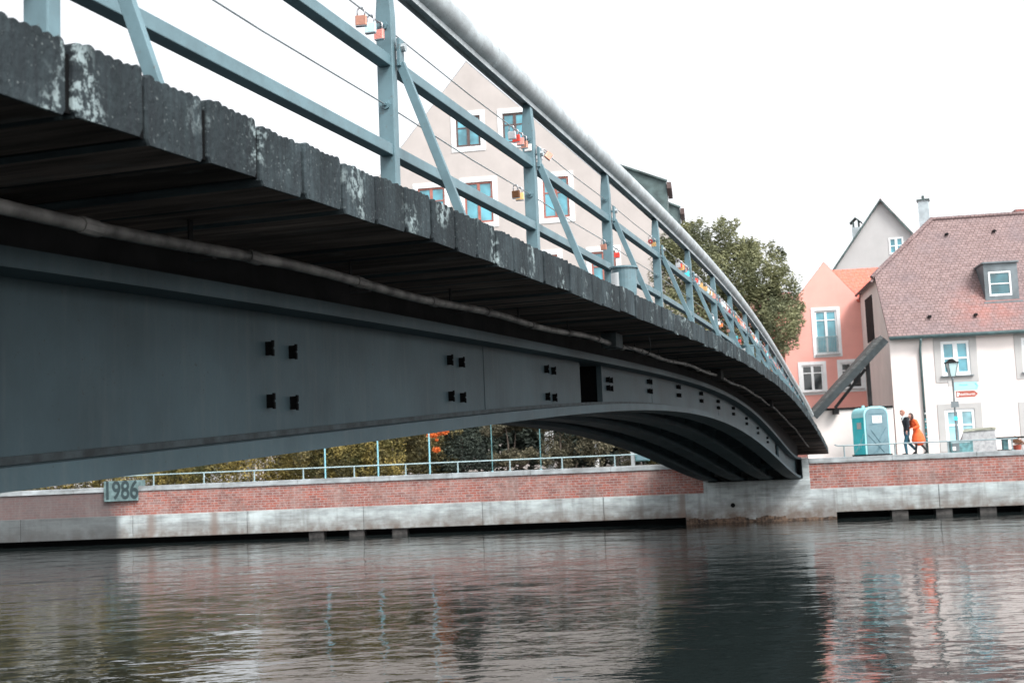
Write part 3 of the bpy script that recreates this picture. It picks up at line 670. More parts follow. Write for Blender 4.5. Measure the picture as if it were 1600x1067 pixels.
# ------------------------------------------------------------------ windows helper
def window(parent,u0,u1,z0,z1,frame,glass,surround=None,sw=.0,cols=2,rows=(.42,),fw_=.07,y=0,sill=None,grid=None,swb=None,pfrm=.05):
    """surround outer rect given; frame inside it"""
    if surround:
        swb=sw if swb is None else swb
        q=MB(); 
        for (a,b,c,d) in ((u0,u1,z1-sw,z1),(u0,u0+sw,z0+swb,z1-sw),(u1-sw,u1,z0+swb,z1-sw),(u0,u1,z0,z0+swb)):
            if d-c>.01: q.box(a,b,y-.035,y-.002,c,d)
        q.build('window_surround',surround,parent)
        u0+=sw;u1-=sw;z1-=sw;z0+=swb
    q=MB(); f=fw_; yy0,yy1=y+.02,y+.09
    q.box(u0,u1,yy0,yy1,z1-f,z1); q.box(u0,u1,yy0,yy1,z0,z0+f*1.2); q.box(u0,u0+f,yy0,yy1,z0+f*1.2,z1-f); q.box(u1-f,u1,yy0,yy1,z0+f*1.2,z1-f)
    for k in range(1,cols):
        c=u0+(u1-u0)*k/cols; q.box(c-f*.75,c+f*.75,yy0-.01,yy1,z0+f*1.2,z1-f)
    segs=[u0+f]+[v for k in range(1,cols) for v in (u0+(u1-u0)*k/cols-f*.75,u0+(u1-u0)*k/cols+f*.75)]+[u1-f]
    for r_ in rows:
        z=z0+(z1-z0)*r_
        for i in range(0,len(segs),2): q.box(segs[i],segs[i+1],yy0+.01,yy1-.01,z-f*.3,z+f*.3)
    w_=q.build('window_frame',frame,parent)
    MB().box(u0+f*.5,u1-f*.5,y+.06,y+.075,z0+f*.5,z1-f*.5).build('pane',glass,w_)
    if sill: MB().box(u0-.06,u1+.06,y-.12,y-.0355,z0-.07,z0-.01).build('window_sill',sill,parent)
    return w_
def rc(x0,x1,y0,y1): return [(x0,y0),(x1,y0),(x1,y1),(x0,y1)]
def slab(mbx,pts,t):
    """thick sheet from planar points, extruded down"""
    n=len(pts); v=[Vector(p) for p in pts]; nn=(v[1]-v[0]).cross(v[2]-v[0]).normalized()
    if nn.z<0: nn=-nn
    vs=v+[p-nn*t for p in v]
    mbx.add(vs,[tuple(range(n)),tuple(reversed(range(n,2*n)))]+[(i,(i+1)%n,(i+1)%n+n,i+n) for i in range(n)])

# ------------------------------------------------------------------ cream house
p=at(1402,705,55.0); CH=Front((p.x,p.y,ZG),R(-8)); ch=empty('cream_house',CH.O,CH.a,'cream rendered house with a big mauve tiled half-hipped roof at right','house')
ze=CH.uz(1390,519)[1]; r_=2.5; pit=1.13; Rr=5.15; zr=ze+pit*Rr; zh=ze+pit*r_; WW=19.0; uh_=3.3
wins=[(1460,524,1527,597,'u'),(1467,630,1536,708,'l'),(1586,518,1655,591,'u'),(1594,626,1664,704,'l')]
holes=[];rects=[]
for (a,b,c,d,t) in wins:
    u0,u1,z0,z1=CH.rect(a,b,c,d); 
    if t=='l': z0=.02
    rects.append((u0,u1,z0,z1,t)); s=.30; sb=.30 if t=='u' else .02
    holes.append(rc(u0+s+.001,u1-s-.001,z0+sb+.001,z1-.24))
q=MB(); q.wall(rc(0,WW,0,ze),holes,0,.3)
q.add([(0,0,0),(0,2*Rr,0),(0,2*Rr,ze),(0,2*Rr-r_,zh),(0,r_,zh),(0,0,ze)],[(0,1,2,3,4,5)])
q.add([(WW,0,0),(WW,2*Rr,0),(WW,2*Rr,ze),(WW,Rr,zr),(WW,0,ze)],[(0,1,2,3,4)]); q.box(0,WW,2*Rr-.3,2*Rr,0,ze)
q.build('wall',M_cream,ch,recalc=False)
for (u0,u1,z0,z1,t) in rects:
    s=.30
    q=MB(); sb=.30 if t=='u' else 0
    q.box(u0,u1,-.03,-.002,z1-.24,z1); q.box(u0,u0+s,-.03,-.002,z0+sb,z1-.24); q.box(u1-s,u1,-.03,-.002,z0+sb,z1-.24)
    if sb: q.box(u0,u1,-.03,-.002,z0,z0+sb)
    q.build('window_surround',M_trimg,ch)
    window(ch,u0+s,u1-s,z0+sb+.01,z1-.24,M_white,M_glass if t=='u' else M_glassc,rows=(.62,) if t=='l' else (.5,),fw_=.13,y=.0)
    if t=='u': MB().box(u0+s-.08,u1-s+.08,-.14,-.031,z0+sb-.05,z0+sb+.0).build('window_sill',M_lead,ch)
rf=MB(); ov=.32; t=.12
slab(rf,[(-.05,-ov,ze-pit*ov+.12),(WW+.2,-ov,ze-pit*ov+.12),(WW+.2,Rr,zr+.12),(uh_,Rr,zr+.12),(-.05,r_,zh+.12)],t)
slab(rf,[(-.05,2*Rr+ov,ze-pit*ov+.12),(-.05,2*Rr-r_,zh+.12),(uh_,Rr,zr+.12),(WW+.2,Rr,zr+.12),(WW+.2,2*Rr+ov,ze-pit*ov+.12)],t)
roof=rf.build('roof',M_tile2,ch)
q=MB(); sl=(zr-zh)/uh_; slab(q,[(-.3,r_-.1,zh+.12-sl*.25),(uh_,Rr,zr+.125),(-.3,2*Rr-r_+.1,zh+.12-sl*.25)],t); q.build('half_hip',M_tile,roof)
q=MB()
n=38
for i in range(n):
    f0=i/n; a=Vector((-.2,r_-.05,zh+.06)).lerp(Vector((uh_,Rr,zr+.16)),f0); b=Vector((-.2,r_-.05,zh+.06)).lerp(Vector((uh_,Rr,zr+.16)),(i+1.15)/n); q.tube([a,b],[.10,.12],7)
for i in range(45):
    x=uh_+(WW-uh_)*i/45; q.tube([(x,Rr,zr+.14),(x+(WW-uh_)/45*1.1,Rr,zr+.14)],[.11,.125],7)
q.build('ridge_tiles',M_tile,roof)
q=MB(); q.tube([(-.05,-ov-.06,ze-pit*ov+.04),(WW+.2,-ov-.06,ze-pit*ov+.04)],.085,10); gt=q.build('gutter',M_gutter,ch,smooth=True)
ud=CH.uz(1438,560)[0]
q=MB(); q.tube([(ud,-ov-.06,ze-pit*ov),(ud,-ov-.06,ze-pit*ov-.15),(ud,-.09,ze-pit*ov-.5),(ud,-.09,.0)],.055,8); q.build('drainpipe',M_gutter,ch,smooth=True)
q=MB()
for k in range(14):
    z=.35+k*.13+rnd.uniform(-.03,.03); q.cbox((ud+rnd.uniform(-.015,.015),-.147,z),rnd.uniform(.03,.07),.004,rnd.uniform(.03,.07),rnd.choice((0,0,1,2)))
q.build('stickers',[M_white,LM['cyan'],M_black],ch)
# dark timber hatch strip on the side wall
def side_vz(px,py):
    p_=on_plane(px,py,CH.O,CH.T)-CH.O; return p_.dot(CH.V),p_.z
va,_=side_vz(1365,500); vb,_=side_vz(1354,500); _,za=side_vz(1360,534); _,zb=side_vz(1360,462)
MB().box(-.03,-.002,va,vb,za,min(zb,zh-.2)).build('hatch_door',M_dtimber,ch)
va,_=side_vz(1384,620); vb,_=side_vz(1362,620)
# dormer
u0,u1,z0,z1=CH.rect(1538,411,1591,471,1.2)
vd=(z0-ze)/pit-.05; u0,u1,z0,z1=CH.rect(1538,411,1591,471,vd); vb=(z1-ze)/pit+.1
q=MB(); wa,wb,wc,wd=CH.rect(1545,424,1580,462,vd); q.wall(rc(u0,u1,z0,z1),[rc(wa,wb,wc,wd)],vd,.1); q.add([(u0,vd,z0),(u0,vb,z1),(u0,vd,z1)],[(0,1,2)]); q.add([(u1,vd,z0),(u1,vb,z1),(u1,vd,z1)],[(0,1,2)])
dm=q.build('dormer',M_lead,roof,recalc=False)
MB().box(u0-.06,u1+.06,vd-.12,vb,z1,z1+.07).build('dormer_roof',M_lead,roof); MB().box(u0-.1,u1+.12,vd-.14,vd-.005,z0-.12,z0).build('dormer_sill',M_lead,roof)
window(roof,wa,wb,wc,wd,M_white,glassmat('dormer_glass',(.03,.13,.16)),cols=1,rows=(.5,),fw_=.07,y=vd-.03)
for (x,y) in ((1479,371),(1553,366),(1452,500),(1524,497)):
    for it in range(3):
        v_=2.0 if it==0 else v_; uu,z_=CH.uz(x,y,v_); v_=(z_-ze)/pit
    MB().prism([(uu-.09,z_+.12),(uu+.09,z_+.12),(uu+.05,z_+.20),(uu-.05,z_+.20)],'y',v_-.22,v_+.05).build('roof_vent',M_dtimber,roof)
uu,z_=CH.uz(1592,336,Rr+.8); MB().box(uu-.3,uu+1.2,Rr+.3,Rr+1.2,zr-.6,z_+.2).build('chimney',M_rtile,roof)

# ------------------------------------------------------------------ pink house
p=at(1231,700,63.6); PH=Front((p.x,p.y,ZG),R(-8)); ph=empty('pink_house',PH.O,PH.a,'salmon pink gabled house with white windows and orange roof beside the cream house','house')
ua,za_=PH.uz(1287,410); ue,zE=PH.uz(1343,467); W_=max(PH.uz(1348,600)[0],PH.uz(1344,467)[0]+.05); W2=PH.uz(1400,420)[0]
pw_=[(1269,480,1314,558,M_glass,(.40,.80)),(1248,565,1292,617,M_glassd,(.70,)),(1309,561,1353,612,M_glassd,(.70,))]
holes=[];rects=[]
for (a,b,c,d,g_,rw) in pw_:
    u0,u1,z0,z1=PH.rect(a,b,c,d); rects.append((u0,u1,z0,z1,g_,rw)); holes.append(rc(u0+.171,u1-.171,z0+.171,z1-.171))
q=MB(); q.wall([(0,0),(W_,0),(W_,zE),(ue,zE),(ua,za_),(ua-(ue-ua),zE),(0,zE)],holes,0,.2)
q.box(0,W_,5.6,5.8,0,zE-.3); q.add([(0,0,0),(0,5.8,0),(0,5.8,zE-.3),(0,0,zE-.3)],[(0,1,2,3)]); q.build('wall',M_pink,ph,recalc=False)
for (u0,u1,z0,z1,g_,rw) in rects:
    window(ph,u0,u1,z0,z1,M_white,g_,M_white,.17,rows=rw[:1] if g_ is M_glassd else (.78,),fw_=.085,y=0.0,sill=M_trimg)
u0,u1,z0,z1=rects[0][:4]; q=MB()
for k in range(14): x=u0+.22+(u1-u0-.44)*k/13; q.box(x-.012,x+.012,-.03,-.01,z0+.2,z0+1.05)
q.box(u0+.2,u1-.2,-.035,-.008,z0+1.05,z0+1.09); q.build('balcony_bars',M_rail,ph)
zo=PH.uz(1340,419,2.7)[1]
q=MB(); slab(q,[(ue-.1,-.1,zE-.08),(W_+.1,-.1,zE-.08),(W2,2.9,zo),(ua+.45,2.9,zo),(ua+.45,1.5,zE+(zo-zE)*.5)],.12); slab(q,[(ua+.45,5.95,zE-.1),(ua+.45,2.9,zo),(W2,2.9,zo),(W2,5.95,zE-.1)],.12)
q2=MB(); hw=ue-ua; slab(q2,[(ua,.01,za_+.03),(ua+hw+.05,.01,zE-.02),(ua+hw+.05,2.6,zE-.02),(ua,2.6,za_+.03)],.05); slab(q2,[(ua,.01,za_+.03),(ua,2.6,za_+.03),(ua-hw-.05,2.6,zE-.02),(ua-hw-.05,.01,zE-.02)],.05)
pr=q.build('roof',M_otile,ph); q2.build('gable_roof',M_otile,pr)
MB().tube([(.12,-.07,0),(.12,-.07,zE)],.05,8).build('drainpipe',M_redf,ph)
# little red roof beyond it, left
p=at(1200,640,66); o=empty('red_roofed_house',(p.x,p.y,ZG),R(-8),'red tiled house mostly hidden behind the tree, left of the pink house','house')
zq=at(1250,446,66).z-ZG; MB().box(-4,1.6,0,6,0,zq-1.2).build('wall',M_pink,o); q=MB(); slab(q,[(-4.2,-.2,zq-1.3),(1.9,-.2,zq-1.3),(1.9,3,zq),(-4.2,3,zq)],.12); slab(q,[(-4.2,6.2,zq-1.3),(-4.2,3,zq),(1.9,3,zq),(1.9,6.2,zq-1.3)],.12); q.build('roof',M_rtile,o)

# ------------------------------------------------------------------ small grey house behind
p=at(1400,650,84.0); GH=Front((p.x,p.y,ZG),R(-21)); gh=empty('grey_gabled_house',GH.O,GH.a,'pale grey steep gable with dark green verge and two white chimneys, behind the roofs','house')
_,zA=GH.uz(1400,309); uL,zL=GH.uz(1325,414); uRt,zRt=GH.uz(1446,359)
sl_=((zA-zL)/(-uL)+(zA-zRt)/uRt)/2; hw=5.2; zEv=zA-sl_*hw
wa,wb,wc,wd=GH.rect(1389,371,1412,397)
q=MB(); q.wall([(-hw,0),(hw,0),(hw,zEv),(0,zA),(-hw,zEv)],[rc(wa+.05,wb-.05,wc+.05,wd-.05)],0,.2); q.build('wall',M_grey,gh,recalc=False)
window(gh,wa,wb,wc,wd,M_white,M_glass,None,fw_=.11,rows=(.5,),y=-.06)
q=MB(); s_=sl_
for sg in (-1,1): slab(q,[(0,-.10,zA+.06),(sg*(hw+.3),-.10,zEv-.3*s_+.06),(sg*(hw+.3),11,zEv-.3*s_+.06),(0,11,zA+.06)],.10)
gr=q.build('roof',M_rtile,gh)
q=MB()
for sg in (-1,1): q.bar((0,-.15,zA-.08),(sg*(hw+.3),-.15,zEv-.3*s_-.08),.10,.34,(0,1,0)) 
q.build('verge_board',M_copper,gr)
def chimney(px0,px1,pyb,pyt,v,cap):
    u0,z_=GH.uz(px0,pyb,v); u1,_=GH.uz(px1,pyb,v); zt=GH.uz((px0+px1)/2,pyt,v)[1]
    c=MB().box(u0,u1,v,v+.7,z_-3,zt).build('chimney',M_chim,gr)
    if cap: 
        q=MB(); m_=(u0+u1)/2; slab(q,[(u0-.15,v-.1,zt+.35),(m_,v-.1,zt+.75),(m_,v+.8,zt+.75),(u0-.15,v+.8,zt+.35)],.06); slab(q,[(m_,v-.1,zt+.75),(u1+.15,v-.1,zt+.35),(u1+.15,v+.8,zt+.35),(m_,v+.8,zt+.75)],.06); q.box(u0+.05,u0+.15,v,v+.7,zt,zt+.45); q.box(u1-.15,u1-.05,v,v+.7,zt,zt+.45); q.build('chimney_cap',M_copper,c)
    else:
        MB().box(u0-.08,u1+.08,v-.08,v+.78,zt,zt+.1).tube([(m:=(u0+u1)/2,v+.35,zt+.1),(m,v+.35,zt+.4)],.1,8).build('chimney_cap',M_copper,c)
chimney(1333.5,1346.5,395,355,2.5,True); chimney(1437,1454,360,313,1.5,False)

# ------------------------------------------------------------------ beige house
p=at(728,700,64.0); BH=Front((p.x,p.y,ZG),R(-9)); bh=empty('beige_house',BH.O,BH.a,'tall beige gabled house with white window surrounds behind the railing','house')
uA_,zA=BH.uz(728,97); uL,zL=BH.uz(628,229); s1=(zA-zL)/(uA_-uL); uR2,zR2=BH.uz(1012,338); s2=(zA-zR2)/(uR2-uA_)
hw=11.6; zEl=zA-s1*(hw+uA_); zEr=zA-s2*(hw-uA_)
bw=[(705,174,758,237,M_brownf),(778,169,831,231,M_brownf),(646,286,703,356,M_redf),(719,277,778,356,M_redf),(841,269,897,348,M_redf),(917,385,971,462,M_redf),(826,391,880,466,M_redf),(650,400,705,470,M_redf)]
holes=[];rects=[]
for (a,b,c,d,fm) in bw:
    u0,u1,z0,z1=BH.rect(a,b,c,d); rects.append((u0,u1,z0,z1,fm)); holes.append(rc(u0+.261,u1-.261,z0+.261,z1-.261))
q=MB(); q.wall([(-hw,0),(hw,0),(hw,zEr),(uA_,zA),(-hw,zEl)],holes,0,.2); q.box(-hw,-hw+.2,.01,16,0,zEl); q.box(hw-.2,hw,.01,16,0,zEr); q.build('wall',M_beige,bh,recalc=False)
for (u0,u1,z0,z1,fm) in rects: window(bh,u0,u1,z0,z1,fm,M_glass,M_white,.26,rows=(.62,),fw_=.10,y=0)
q=MB()
for sg,zE_,s_ in ((-1,zEl,s1),(1,zEr,s2)): slab(q,[(uA_,.02,zA+.05),(sg*(hw+.4),.02,zE_-.4*s_+.05),(sg*(hw+.4),16.2,zE_-.4*s_+.05),(uA_,16.2,zA+.05)],.05)
br_=q.build('roof',M_lead,bh)
for (xa,ya,xb,yb_,v,yb2) in ((965,259,1041,284,2.5,392),(1010,306,1062,325,9.0,400)):
    ua_,z1_=BH.uz(xa,ya,v); ub_,z2_=BH.uz(xb,yb_,v); zb_=BH.uz(xb,yb2,v)[1]
    q=MB(); q.add([(ua_,v,z1_),(ub_,v,z2_),(ub_,v,zb_),(ua_,v,zb_),(ua_,v+2.6,z1_),(ub_,v+2.6,z2_),(ub_,v+2.6,zb_),(ua_,v+2.6,zb_)],[(0,1,2,3),(7,6,5,4),(1,5,6,2),(0,4,5,1),(3,2,6,7),(0,3,7,4)])
    dmr=q.build('dormer',M_copper,br_)
    MB().bar((ua_,v-.06,z1_+.05),(ub_+.05,v-.06,z2_+.02),.10,.14,(0,1,0)).build('dormer_edge',M_copper,dmr); MB().box(ub_+.02,ub_+.26,v-.15,v+2.7,z2_-.40,z2_-.06).build('cornice',M_brownf,dmr)

# ------------------------------------------------------------------ garden wall and lean-to roof by the cream house
p=at(1262,700,53.5); GW=Front((p.x,p.y,ZG),R(-7)); u1,_=GW.uz(1384,690); zt=GW.uz(1320,640)[1]
gw=empty('garden_wall',GW.O,GW.a,'plain cream garden wall behind the portable toilet','garden wall')
MB().box(0,u1+.4,0,.35,0,zt).build('wall_body',M_cream,gw); MB().box(-.05,u1+.4,-.06,.41,zt,zt+.09).build('wall_cap',M_dtimber,gw)
lt=empty('lean_to_roof',GW.O,GW.a,'steep grey timber lean-to roof propped against the side of the cream house','lean-to')
a=GW.uz(1273,648,-.9); b=GW.uz(1381,528,-.9); q=MB()
A_=Vector((a[0],-.9,a[1])); B_=Vector((b[0],-.9,b[1])); d_=(B_-A_).normalized(); nrm=Vector((-d_.z,0,d_.x))
q.add([A_+Vector((0,y,0))+nrm*h for y in (0,1.9) for h in (-.06,.17)]+[B_+Vector((0,y,0))+nrm*h for y in (0,1.9) for h in (-.06,.17)],[(0,1,3,2),(4,6,7,5),(0,4,5,1),(2,3,7,6),(1,5,7,3),(0,2,6,4)])
lr=q.build('roof_slab',M_timber,lt)
q=MB()
for y in (-.05,): q.add([A_+Vector((-.1,y,0))+nrm*h for h in (-.26,.02)]+[A_+Vector((-.1,y+.08,0))+nrm*h for h in (-.26,.02)]+[B_+Vector((0,y,0))+nrm*h for h in (-.26,.02)]+[B_+Vector((0,y+.08,0))+nrm*h for h in (-.26,.02)],[(0,1,3,2),(4,6,7,5),(0,4,5,1),(2,3,7,6),(1,5,7,3),(0,2,6,4)])
q.build('barge_board',mat('blue_grey_timber',(.028,.038,.042),.8,0,.2,5),lr)
a=GW.uz(1305,637,-.3); b=GW.uz(1352,577,-.3); MB().bar((a[0],-.3,a[1]),(b[0],-.3,b[1]),.12,.12,(0,1,0)).build('strut',M_dtimber,lt)
a=GW.uz(1356,575,-.25); MB().box(a[0]-.08,a[0]+.08,-.33,-.17,.0,a[1]+.5).build('prop',M_dtimber,lt)
a=GW.uz(1306,640,-.3); MB().box(a[0]-.12,a[0]+.12,-.42,-.061,a[1]-.2,a[1]+.02).build('bracket',M_dtimber,lt)

# ------------------------------------------------------------------ portable toilet
p=at(1373,708,51.0); tl=empty('portable_toilet',(p.x,p.y,ZG),R(12),'turquoise portable toilet with arched blue grey door and white notice','portable toilet')
hw=.56; dp=1.1; hz=2.02
def arch(w_,h,n=14,rise=.18,rad=.34):
    pts=[(-w_,0.08),(w_,0.08)]; pts+=[(w_-rad+rad*math.sin(0)+rad*math.cos(t)*1.0 if False else (w_-rad)+rad*math.cos(t),h-rad+rad*math.sin(t)) for t in [math.pi/2*i/5 for i in range(6)]]
    pts+=[(-(w_-rad)-rad*math.sin(t),h-rad+rad*math.cos(t)) for t in [math.pi/2*i/5 for i in range(6)]]; return pts
MB().prism(arch(hw,hz+.05),'y',0,.05).build('front_frame',M_lturq,tl)
dr=MB().prism(arch(hw-.06,hz-.02,rad=.30),'y',-.03,-.002).build('door',M_door,tl,bevel=.01)
q=MB()
for (a,b) in (((-.3,1.1),(.1,.55)),((-.45,.9),(.25,.15)),((.0,.6),(.4,1.2)),((-.1,.15),(.35,.7)),((-.25,.1),(.1,.45))): q.bar((a[0],-.033,a[1]),(b[0],-.033,b[1]),.01,.03,(0,1,0))
for z in (1.75,1.3): q.box(-.35,.35 if z>1.5 else .0,-.04,-.031,z,z+.02)
q.build('door_ribs',mat('dark_blue_grey_plastic',(.06,.15,.19),.5),dr)
sg_=MB().box(-.2,.22,-.045,-.0305,1.38,1.68).build('notice',M_white,dr); q=MB()
for (x,z,w_,h_) in ((-.08,1.56,.1,.06),(.06,1.56,.1,.06),(-.05,1.47,.03,.1),(.06,1.48,.12,.04)): q.cbox((x,-.047,z),w_,.003,h_)
q.build('notice_print',M_sky,sg_)
MB().box(-hw+.02,hw-.02,.05,dp,.08,1.62).build('body',M_turq,tl)
rp=arch(hw+.005,hz+.03); q=MB().prism([(x,z) for x,z in [(-hw-.005,1.62),(hw+.005,1.62)]+rp[2:]],'y',.052,dp+.02); q.build('roof',M_lturq,tl,bevel=.02)
MB().box(-hw-.02,-hw+.018,.3,.62,1.15,1.42).build('side_vent',M_trimg,tl)
q=MB()
for k in range(4): q.bar((-hw+.012,.15+.2*k,.95-.2*k),(-hw+.012,.45+.2*k,.35-.08*k),.02,.03,(1,0,0))
q.build('side_ribs',M_lturq,tl); MB().box(-hw-.04,hw+.04,-.06,dp+.06,0,.08).build('skid_base',M_dtimber,tl); MB().tube([(-.25,.6,hz),(-.25,.6,hz+.12)],.06,10).build('vent_pipe',M_lturq,tl)

# ------------------------------------------------------------------ lamp with signs
p=at(1497,704,50.0); lp=empty('street_lamp',(p.x,p.y,ZG),0,'slim old style street lamp with lantern and direction signs before the cream house','street lamp')
zt=at(1488,588,50).z-ZG
q=MB(); q.lathe([(.11,0),(.10,.25),(.055,.32),(.05,.9),(.04,1.0),(.035,zt-.15),(.06,zt-.1),(.03,zt)],n=10); q.build('pole',M_lead,lp,smooth=True)
q=MB(); 
for sx,sy in ((-1,-1),(1,-1),(1,1),(-1,1)): q.bar((sx*.10,sy*.10,zt),(sx*.20,sy*.20,zt+.55),.02,.02,(0,1,0.01))
q.box(-.23,.23,-.23,.23,zt+.55,zt+.59); q.prism([(-.22,zt+.59),(.22,zt+.59),(.06,zt+.72),(-.06,zt+.72)],'y',-.06,.06); lanf=q.build('lantern_frame',M_dtimber,lp)
q=MB(); q.add([(-.09,-.09,zt+.01),(.09,-.09,zt+.01),(.09,.09,zt+.01),(-.09,.09,zt+.01),(-.185,-.185,zt+.54),(.185,-.185,zt+.54),(.185,.185,zt+.54),(-.185,.185,zt+.54)],[(0,1,5,4),(1,2,6,5),(2,3,7,6),(3,0,4,7),(0,3,2,1)]); q.build('lantern_glass',mat('milky_glass',(.45,.62,.64),.2,0,.03),lanf)
zs=at(1492,604,50).z-ZG
M_bsg=mat('pale_blue_sign',(.30,.62,.72),.4,0,.02); M_rsg=mat('red_brown_sign',(.32,.07,.045),.4,0,.05)
s1_=MB().prism([(.05,zs-.17),(.98,zs-.17),(1.06,zs),(.98,zs+.17),(.05,zs+.17)],'y',-.02,.02).build('blue_sign',M_bsg,lp)
text_mesh('Altstadt','sign_text',.11,.001,LM['cyan'],s1_,(.42,-.022,zs+.06))
q=MB().bar((.90,-.023,zs-.12),(.99,-.023,zs),.004,.03,(0,1,0)).bar((.99,-.023,zs),(.90,-.023,zs+.12),.004,.03,(0,1,0)); q.build('sign_arrow',LM['cyan'],s1_)
s2_=MB().prism([(.10,zs-.45),(.85,zs-.45),(1.0,zs-.32),(.85,zs-.19),(.10,zs-.19)],'y',-.02,.02).build('red_sign',M_rsg,lp)
text_mesh('Röcklturm','sign_text',.165,.001,M_white,s2_,(.52,-.022,zs-.325)); MB().box(.13,.18,-.023,-.0205,zs-.41,zs-.24).build('sign_symbol',M_white,s2_)
MB().box(-.20,-.05,-.03,.03,zs+.02,zs+.24).build('small_plate',M_trimg,lp); MB().box(-.16,.16,-.05,-.036,zs-.85,zs-.60).build('square_plate',M_lead,lp); MB().tube([(0,-.045,zs-1.3),(0,-.038,zs-1.3)],.09,12).build('sticker',LM['cyan'],lp)

# ------------------------------------------------------------------ granite block, cabinet, table
p=at(1530,704,49.0); o=empty('granite_block',(p.x,p.y,ZG),R(-10),'large rough granite block on the promenade right of the lamp','stone block')
q=MB().add([(-.85,-.4,0),(.62,-.4,0),(.62,.5,0),(-.85,.5,0),(-.62,-.36,.84),(.60,-.38,.90),(.55,.45,.93),(-.45,.45,.90)],[(0,3,2,1),(4,5,6,7),(0,1,5,4),(1,2,6,5),(2,3,7,6),(3,0,4,7)]); q.build('stone',M_granite,o,bevel=.03)
MB().add([(-.66,-.40,.83),(.63,-.42,.88),(.58,.48,.92),(-.48,.48,.89),(-.64,-.38,.88),(.62,-.40,.97),(.57,.46,.99),(-.40,.46,.96)],[(0,3,2,1),(4,5,6,7),(0,1,5,4),(1,2,6,5),(2,3,7,6),(3,0,4,7)]).build('mossy_top',mat('mossy_stone',(.26,.27,.22),.9,0,.3,6),o)
p=at(1502,705,48.0); o=empty('low_cabinet',(p.x,p.y,ZG),R(-8),'low teal metal cabinet at the foot of the street lamp','cabinet')
MB().box(-.42,.42,-.2,.25,.02,.48).build('cabinet_body',M_teal,o,bevel=.015); MB().box(-.36,-.1,-.215,-.201,.08,.40).build('cabinet_door',M_lead,o); MB().box(-.40,.30,-.212,-.2012,.40,.45).build('cabinet_trim',M_rail,o); MB().box(-.36,-.24,-.22,-.2152,.12,.26).build('sticker',M_white,o)
p=at(1580,704,49.5); o=empty('park_table',(p.x,p.y,ZG),R(-6),'long dark outdoor table on a thick central leg at the right edge','table')
zt=at(1580,682,49.5).z-ZG; MB().box(-.6,1.6,-.35,.35,zt-.07,zt).build('tabletop',M_dtimber,o); MB().box(-.32,-.12,-.12,.12,.06,zt-.07).build('leg',M_teal,o); MB().box(1.1,1.3,-.12,.12,.06,zt-.07).build('leg',M_teal,o); MB().box(-.55,.1,-.25,.25,0,.06).build('foot',M_dtimber,o); MB().box(.9,1.5,-.25,.25,0,.06).build('foot',M_dtimber,o)
p=at(1589,704,50.6); o=empty('potted_plant',(p.x,p.y,ZG),0,'small reddish potted plant beyond the outdoor table','plant')
MB().lathe([(0,0),(.16,0),(.2,.22),(.17,.22)],n=12).build('pot',M_rsg,o)

# ------------------------------------------------------------------ trees, hedge, shrubs
def leaves(name,clumps,n,size,m,parent,seed=1,shell=.55,flat=.3,zmin=None):
    """clumps: (centre, (rx,ry,rz)) in parent space; many small folded leaf faces through each clump's volume"""
    r=random.Random(seed); vs=[];fs=[]; vol=[c[1][0]*c[1][1]*c[1][2] for c in clumps]; tot=sum(v**.75 for v in vol)
    for (c,rad),v_ in zip(clumps,vol):
        c=Vector(c)
        for _ in range(max(4,int(n*v_**.75/tot))):
            d=Vector((r.gauss(0,1),r.gauss(0,1),r.gauss(0,1))).normalized(); k=1-(1-shell)*r.random()**1.6
            k*=1+.35*noise.noise(d*2.3+c); p=c+Vector((d.x*rad[0],d.y*rad[1],d.z*rad[2]))*k
            if zmin is not None and p.z<zmin: continue
            a=Vector((r.gauss(0,1),r.gauss(0,1),r.gauss(0,1)*flat)).normalized(); b=a.cross(Vector((r.gauss(0,1),r.gauss(0,1),r.gauss(0,1)))).normalized()
            s=size*r.uniform(.6,1.3); u=a*s; w_=b*s*.42; k0=len(vs)
            vs+=[p-u,p+w_*1.0+u*.1+a.cross(b)*s*.12,p+u,p-w_+u*.1+a.cross(b)*s*.12]; fs.append((k0,k0+1,k0+2,k0+3))
    me=bpy.data.meshes.new(name); me.from_pydata([tuple(v) for v in vs],[],fs); me.materials.append(m); o=bpy.data.objects.new(name,me); COL.objects.link(o); o.parent=parent; return o
def limbs(mb,base,tops,r0,seed):
    r=random.Random(seed)
    for t in tops:
        t=Vector(t); b=Vector(base); mid=b.lerp(t,.5)+Vector((r.uniform(-.2,.2),r.uniform(-.2,.2),0))*(t-b).length*.5
        pts=[]; 
        for i in range(7):
            s=i/6; pts.append(b*(1-s)**2+mid*2*s*(1-s)+t*s*s)
        mb.tube(pts,[r0*(1-.85*i/6) for i in range(7)],7)
LT=leafmat('tree_leaves',(.15,.165,.085),(.38,.38,.21),(.10,.115,.07))
LH=leafmat('hedge_leaves',(.18,.15,.045),(.44,.34,.11),(.07,.075,.028))
LC_=leafmat('conifer_needles',(.035,.05,.042),(.09,.11,.085),(.02,.028,.024))
LP=leafmat('pine_needles',(.09,.09,.055),(.26,.23,.16),(.035,.036,.025))
LS=leafmat('shrub_leaves',(.09,.09,.04),(.27,.22,.10),(.03,.032,.016))
LO=leafmat('orange_blossom_leaves',(.65,.14,.03),(.85,.28,.08),(.5,.10,.03))
